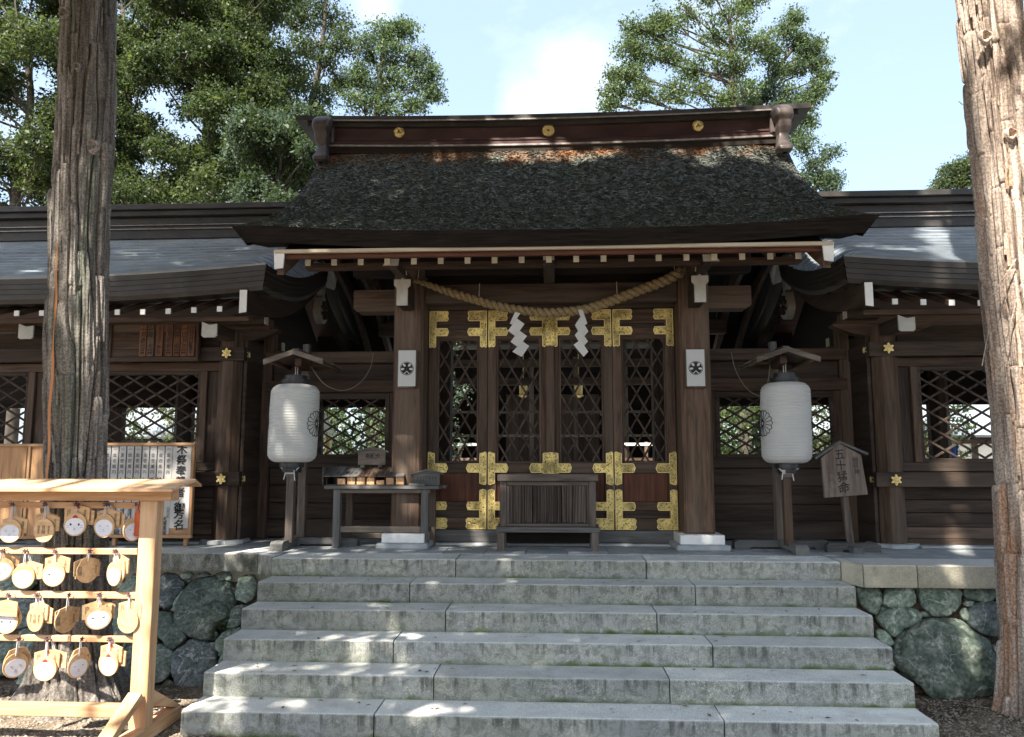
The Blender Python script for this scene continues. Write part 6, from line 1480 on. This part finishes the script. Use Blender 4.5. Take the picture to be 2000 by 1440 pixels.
def fill(x0, x1, y0, y1, n, r, Y0, Y1, holes=(), seed=0, mind=.8):
    rn = random.Random(seed); out = []; tries = 0
    while len(out) < n and tries < 6000:
        tries += 1; x, y = rn.uniform(x0, x1), rn.uniform(y0, y1); rr = rn.uniform(*r)
        if any((x-hx)**2+(y-hy)**2 < (hr+rr*.75)**2 for hx, hy, hr in holes): continue
        if any((x-a)**2+(y-b)**2 < (mind*.5*(rr+c))**2 for a, b, c, _ in out): continue
        out.append((x, y, rr, rn.uniform(Y0, Y1)))
    return out
GB = 'broadleaf trees behind the left corridor'
holes = [(75, 170, 30), (25, 385, 28), (300, 175, 12), (330, 215, 16), (250, 30, 12), (395, 270, 14), (290, 325, 10), (480, 385, 10), (515, 330, 8), (20, 260, 10), (545, 60, 16)]
tree('leafy_tree', 'yellow green leafy tree at the far left edge above the corridor', [(40, 560), (30, 380), (60, 200), (40, 60)], 11, .20, fill(-160, 95, -60, 400, 34, (34, 58), 9.5, 12, holes, 1), ('olive', 'deep'), group=GB)
tree('leafy_tree', 'dark evergreen tree directly behind the left trunk', [(230, 560), (235, 350), (250, 200), (240, 20)], 12, .22, fill(95, 300, -80, 405, 40, (38, 60), 10.5, 13, holes, 2, .75), ('deep', 'olive'), group=GB, skip=.10)
tree('leafy_tree', 'broad dark evergreen tree with yellowish tips left of the gate roof', [(405, 560), (405, 300), (408, 170), (380, 30)], 12.5, .26, fill(290, 560, -80, 400, 64, (38, 60), 10.5, 14, holes, 3, .7), ('deep', 'olive'), group=GB, skip=.10)
tree('leafy_tree', 'deep green low tree touching the left end of the gate roof', [(540, 560), (530, 400), (550, 330)], 10, .16, fill(470, 620, 225, 420, 17, (28, 44), 9, 11, [(515, 335, 8), (600, 420, 10)], 4, .75), ('deep', 'blue'), group=GB)
tree('leafy_tree', 'tall airy tree with pale gaps behind the left half of the gate roof', [(600, 400), (605, 230), (625, 120), (640, -20)], 15, .17,
     [(560, 40, 34, 15), (600, 20, 40, 15), (650, 40, 42, 15.5), (590, 95, 30, 15), (640, 110, 30, 15), (575, 165, 34, 14.5), (630, 185, 30, 15), (555, 215, 26, 14), (610, 215, 28, 15), (665, 90, 26, 15), (660, 160, 24, 15.5), (625, -30, 40, 15)], ('olive', 'blue'), L=.12, skip=.30)
tree('leafy_tree', 'blue green airy tree top above the left half of the ridge', [(735, 400), (735, 230), (745, 130), (760, 50)], 15, .15,
     [(750, 60, 30, 15), (790, 55, 26, 15), (715, 95, 30, 15), (765, 105, 36, 15), (815, 110, 30, 15), (700, 150, 32, 15), (745, 165, 34, 15), (795, 160, 34, 15), (840, 150, 22, 15), (850, 185, 16, 15), (705, 205, 34, 15), (760, 210, 34, 15), (812, 205, 20, 15)], ('fresh', 'blue'), L=.12, skip=.22)
tree('leafy_tree', 'round crowned bright green tree rising behind the right half of the ridge', [(1440, 420), (1437, 230), (1430, 150), (1425, 30)], 14, .17,
     [(1222, 92, 24, 14), (1240, 55, 22, 14), (1290, 38, 24, 14), (1345, 25, 24, 14), (1205, 150, 20, 14), (1390, -20, 34, 14), (1440, 20, 38, 14), (1470, -10, 34, 14), (1270, 65, 30, 14), (1320, 55, 32, 14), (1250, 105, 32, 14), (1300, 105, 34, 14), (1385, 55, 34, 14), (1440, 75, 36, 14), (1490, 80, 28, 14), (1230, 145, 26, 14), (1340, 140, 26, 14), (1395, 125, 32, 14), (1440, 130, 26, 14), (1200, 180, 24, 14), (1190, 205, 20, 14), (1250, 185, 32, 14), (1310, 190, 36, 14), (1365, 185, 30, 14), (1410, 205, 30, 14), (1455, 175, 26, 14)],
     ('fresh', 'olive'), L=.115, skip=.28, n_clump=28)
tree('leafy_tree', 'loose branched tree top to the right of the round crown behind the ridge', [(1500, 440), (1480, 240), (1510, 150), (1560, 80)], 15, .13,
     [(1590, 95, 18, 15), (1545, 35, 18, 15), (1505, 110, 22, 15), (1535, 60, 18, 15), (1560, 75, 22, 15), (1575, 95, 14, 15), (1520, 140, 20, 15), (1560, 130, 20, 15), (1595, 120, 22, 15), (1500, 180, 26, 15), (1545, 185, 28, 15), (1595, 175, 18, 15), (1610, 150, 12, 15), (1460, 205, 24, 15), (1530, 215, 24, 15), (1570, 230, 20, 15), (1555, 265, 20, 15), (1580, 200, 16, 15)], ('fresh', 'blue'), L=.12, skip=.12, n_clump=26)
tree('leafy_tree', 'thin wispy branches showing past the right slope of the gate roof', [(1590, 450), (1590, 390), (1600, 340), (1615, 300)], 13, .07,
     [(1570, 285, 16, 13), (1590, 320, 15, 13), (1622, 300, 10, 13), (1600, 350, 18, 13), (1628, 345, 12, 13), (1620, 365, 14, 13), (1575, 350, 14, 13)], ('blue', 'fresh'), L=.11, skip=.25, n_clump=26)
tree('leafy_tree', 'small yellowish tree top just left of the right trunk', [(1880, 480), (1880, 400), (1875, 360)], 17, .08,
     [(1850, 340, 18, 17), (1875, 330, 18, 17), (1900, 318, 18, 17), (1840, 360, 14, 17), (1868, 360, 16, 17), (1898, 350, 16, 17), (1832, 378, 10, 17), (1925, 330, 22, 17), (1935, 370, 24, 17)], ('olive', 'blue'), L=.13, skip=.25, n_clump=26)
# shrubs in the courtyard, seen through lattices and gaps
def shrub(label, x, y, h, w_, leaf, n=30, L=.07, group='shrubs in the courtyard'):
    t = thing('shrub', label, 'shrub', (x, y, 0), group=group); st = MB()
    for i in range(6): st.tube([(x+random.uniform(-.05, .05), y, 0), (x+random.uniform(-.6, .6)*w_, y+random.uniform(-.3, .3), h*random.uniform(.5, .9))], [.02, .006], 5)
    part('stems', st, M_branch, t)
    q = rng.normal(0, 1, (n, 3)); q /= np.linalg.norm(q, axis=1)[:, None]; q *= rng.uniform(.3, 1, n)[:, None]**.5
    leaves_np(q*np.array([w_, .45, h*.5])+np.array([x, y, h*.54]), 34, (.10, .10, .08), L, LEAF[leaf], t)
shrub('dense shrub behind the left recess lattice', -2.9, 5.9, 2.3, 1.1, 'fresh', 110); shrub('leafy shrub filling the gap left of the gate column', -2.15, 6.5, 2.9, .8, 'blue', 46)
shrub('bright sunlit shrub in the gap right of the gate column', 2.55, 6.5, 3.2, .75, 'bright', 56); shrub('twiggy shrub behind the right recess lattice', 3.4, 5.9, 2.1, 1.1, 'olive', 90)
shrub('low shrub behind the left corridor lattice', -6.0, 7.2, 2.4, 1.3, 'olive', 90); shrub('low shrub behind the right corridor lattice', 5.2, 7.0, 2.2, 1.2, 'olive', 80); shrub('tall dark shrub behind the right corridor lattice', 6.6, 8.4, 3.4, 1.3, 'deep', 90, L=.10); shrub('tall dark shrub behind the left corridor lattice', -7.3, 8.6, 3.6, 1.5, 'deep', 100, L=.10); shrub('shrub at the far left behind the corridor', -8.6, 7.2, 2.2, 1.1, 'fresh', 44)
hedge = []
for i in range(90): hedge.append((random.uniform(-13, 13), random.uniform(15.5, 19), random.uniform(.4, 4.6)))
hs = thing('hedge', 'dark belt of far trees closing the back of the precinct', 'trees', (0, 17, 0), kind='stuff')
q = np.repeat(np.array(hedge), 16, 0)+rng.normal(0, .65, (1440, 3)); leaves_np(q, 22, (.2, .2, .16), .24, LEAF['deep'], hs); 

# crowns overhead, outside the picture: they are what shades the terrace ----------
Sd = np.array(SD)
lit = []     # (point, radius) left open to the sun
def lp(px, py, Y, r): p = at(px, py, Y); lit.append((p.x, p.y, p.z, r))
for a in ((870, 305, 1.45, .12), (985, 300, 1.45, .14), (1030, 300, 1.45, .17), (1085, 308, 1.4, .18), (1140, 315, 1.38, .12), (1200, 300, 1.45, .08), (1325, 305, 1.4, .10), (1385, 330, 1.2, .10), (1420, 300, 1.4, .14), (1470, 300, 1.4, .20), (1520, 305, 1.4, .22), (1545, 335, 1.2, .18), (1580, 365, 1.0, .13),
          (1525, 240, 1.4, .22), (1565, 210, 1.5, .15), (1700, 470, 1.3, .10), (1745, 480, 1.2, .13), (1800, 490, 1.1, .14), (1860, 505, 1.0, .15), (1905, 512, .9, .15), (1860, 458, 1.8, .12), (1780, 455, 1.8, .08), (1640, 478, 1.1, .05),
          (255, 478, 1.6, .13), (235, 470, 1.6, .10), (300, 490, 1.4, .05), (345, 514, 1.0, .07), (425, 508, 1.1, .07), (55, 528, .8, .10), (480, 470, 1.6, .05), (1620, 395, 2.1, .14), (640, 285, 1.4, .05)): lp(*a)
for x, y, k, r in ((830, 1380, 5, .13), (900, 1390, 5, .12), (620, 1385, 5, .10), (720, 1382, 5, .08), (1090, 1195, 2, .07), (1150, 1192, 2, .07), (1100, 1246, 3, .10), (1180, 1255, 3, .11), (1110, 1310, 4, .10), (1290, 1320, 4, .06), (1420, 1400, 5, .10), (1580, 1330, 4, .06), (1000, 1385, 5, .05), (720, 1240, 3, .05)):
    p = at(x, y, -k*TR); lit.append((p.x, p.y+.08, p.z, r))
for x, y, r in ((1700, 1115, .10), (1745, 1120, .10), (1800, 1112, .06), (1850, 1120, .13), (1910, 1120, .14), (1950, 1120, .10), (1760, 1165, .07), (1800, 1250, .08), (1640, 1120, .04)): lp(x, y, -.25, r)
lp(430, 1063, .95, .04); lp(440, 1095, .24, .0); lp(330, 1095, .24, .0)
for x, y, r in ((1870, 1425, .14), (1930, 1430, .14), (1985, 1420, .2), (2080, 1400, .3)): p = at(x, y, -1.1); lit.append((p.x, p.y, GZ, r))
lit = np.array(lit); lit[:, 3] += np.where((lit[:, 1] < 0) & (lit[:, 2] < .1), .0, np.where(lit[:, 2] > 3.5, .15, .10))
dicer = np.random.default_rng(5)
def open_sky(P):
    ok = np.ones(len(P), bool)
    # rack stands in full sun
    for Yp, bx_ in ((RY, (-6.5, -2.30, -.95, .80)), (RY-.4, (-6.5, -2.42, -.95, .72))):
        t = (P[:, 1]-Yp)/Sd[1]; q = P-t[:, None]*Sd; ok &= ~((q[:, 0] > bx_[0]) & (q[:, 0] < bx_[1]) & (q[:, 2] > bx_[2]) & (q[:, 2] < bx_[3]))
    t = (P[:, 1]+.93)/Sd[1]; q = P-t[:, None]*Sd; nz = np.array([mnoise.noise(Vector((a*3.1, b*2.4, 0))) for a, b in zip(q[:, 0], q[:, 2])])
    ok &= ~((q[:, 0] > 2.62) & (q[:, 0] < 3.5) & (q[:, 2] > -.3) & (nz < .62))
    for x, y, z, r in lit:
        d = np.array([x, y, z])-P; c = np.cross(d, Sd); dist = np.linalg.norm(c, axis=1); ok &= dist > r
    for yy, zz in ((-1.5, -.75), (-1.2, -.6), (-.9, -.45), (-.6, -.3), (-.3, -.15)):     # lighter cover over the steps
        t = (P[:, 2]-zz)/Sd[2]; q = P-t[:, None]*Sd; hit = (q[:, 1] > yy-.02) & (q[:, 1] < yy+.30) & (np.abs(q[:, 0]) < 2.5)
        nz = np.array([mnoise.noise(Vector((a*1.7, b*3, 9))) for a, b in zip(q[hit, 0], q[hit, 1])]) if hit.any() else np.zeros(0)
        pr = np.full(len(P), 1.); pr[hit] = np.clip(.52-.4*nz, .34, .9); ok &= dicer.uniform(0, 1, len(P)) < pr
    # never inside the camera's view
    v = P-np.array([CX, CY, CZ]); c, s = math.cos(YAW), math.sin(YAW); x1 = c*v[:, 0]+s*v[:, 1]; y1 = -s*v[:, 0]+c*v[:, 1]
    cp, sp_ = math.cos(PIT), math.sin(PIT); y2 = cp*y1+sp_*v[:, 2]; z2 = -sp_*y1+cp*v[:, 2]
    inview = (y2 > 0) & (np.abs(x1/np.maximum(y2, 1e-3)*FPX) < 1120) & (z2/np.maximum(y2, 1e-3)*FPX < 860)
    return ok & ~inview
def crown(parent, cond, nc, seed):
    r2 = np.random.default_rng(seed); X = r2.uniform(-8, 8, nc*5); Y = r2.uniform(-3.4, 3.6, nc*5)
    Zr = np.where(Y < 0, GZ+.3+.5*(Y+2)/2, np.where(Y < 1.7, 2.4+(Y/1.7)*1.8, 3.2)); Zr = np.where(r2.uniform(0, 1, nc*5) < .35, r2.uniform(-.9, 3, nc*5), Zr)
    t = r2.uniform(7.2, 12.5, nc*5); C = np.stack([X, Y, Zr], -1)+t[:, None]*Sd; C = C[cond(C)][:nc]; print('crown', len(C))
    leaves_np(C, 34, (.22, .22, .15), .23, LEAF['deep'], parent, cull=open_sky)
    return C
third = thing('cedar_tree', 'tall evergreen outside the picture behind the viewer, shading the terrace', 'tree', (-.5, -9.2, GZ))
part('trunk', MB().tube([(-.5, -9.2, GZ), (-.45, -9.1, 4), (-.5, -8.9, 9), (-.4, -8.6, 14)], [.34, .28, .2, .08], 16), M_branch, third, smooth=True)
fourth = thing('cedar_tree', 'tall evergreen outside the picture behind the viewer at the right', 'tree', (4.6, -8.6, GZ))
part('trunk', MB().tube([(4.6, -8.6, GZ), (4.55, -8.5, 4), (4.6, -8.2, 9), (4.4, -8, 13)], [.3, .25, .18, .07], 16), M_branch, fourth, smooth=True)
def limbs(parent, C, src):
    m = MB()
    for c in C[::14]:
        s = min(src, key=lambda q: (q-Vector(c)).length); m.tube([s, (s+Vector(c))/2+Vector((0, 0, .2)), Vector(c)], [.05, .035, .012], 5)
    part('branches', m, M_branch, parent)
upL = [Vector((cL(5), -.84-.5*k, 6+k*1.4)) for k in range(6)]; upR = [Vector((cR(5), -.72-.5*k, 6+k*1.4)) for k in range(6)]
for tr, cond, nc, sd_, src in ((tL, lambda C: (C[:, 0] < -2.4), 1500, 1, upL), (tR, lambda C: (C[:, 0] > 1.6) & (C[:, 1] > -6.5), 1100, 2, upR),
                     (third, lambda C: (C[:, 0] >= -2.4) & (C[:, 0] <= 1.6), 1900, 3, [Vector((-.5, -8.9, z)) for z in (7, 9, 11, 13)]), (fourth, lambda C: (C[:, 0] > 1.6) & (C[:, 1] <= -6.5), 1000, 4, [Vector((4.5, -8.2, z)) for z in (7, 9, 11)])):
    C_ = crown(tr, cond, nc, sd_)
    if len(C_): 
        C_ = C_[open_sky(C_)]; limbs(tr, C_, [s for s in src])
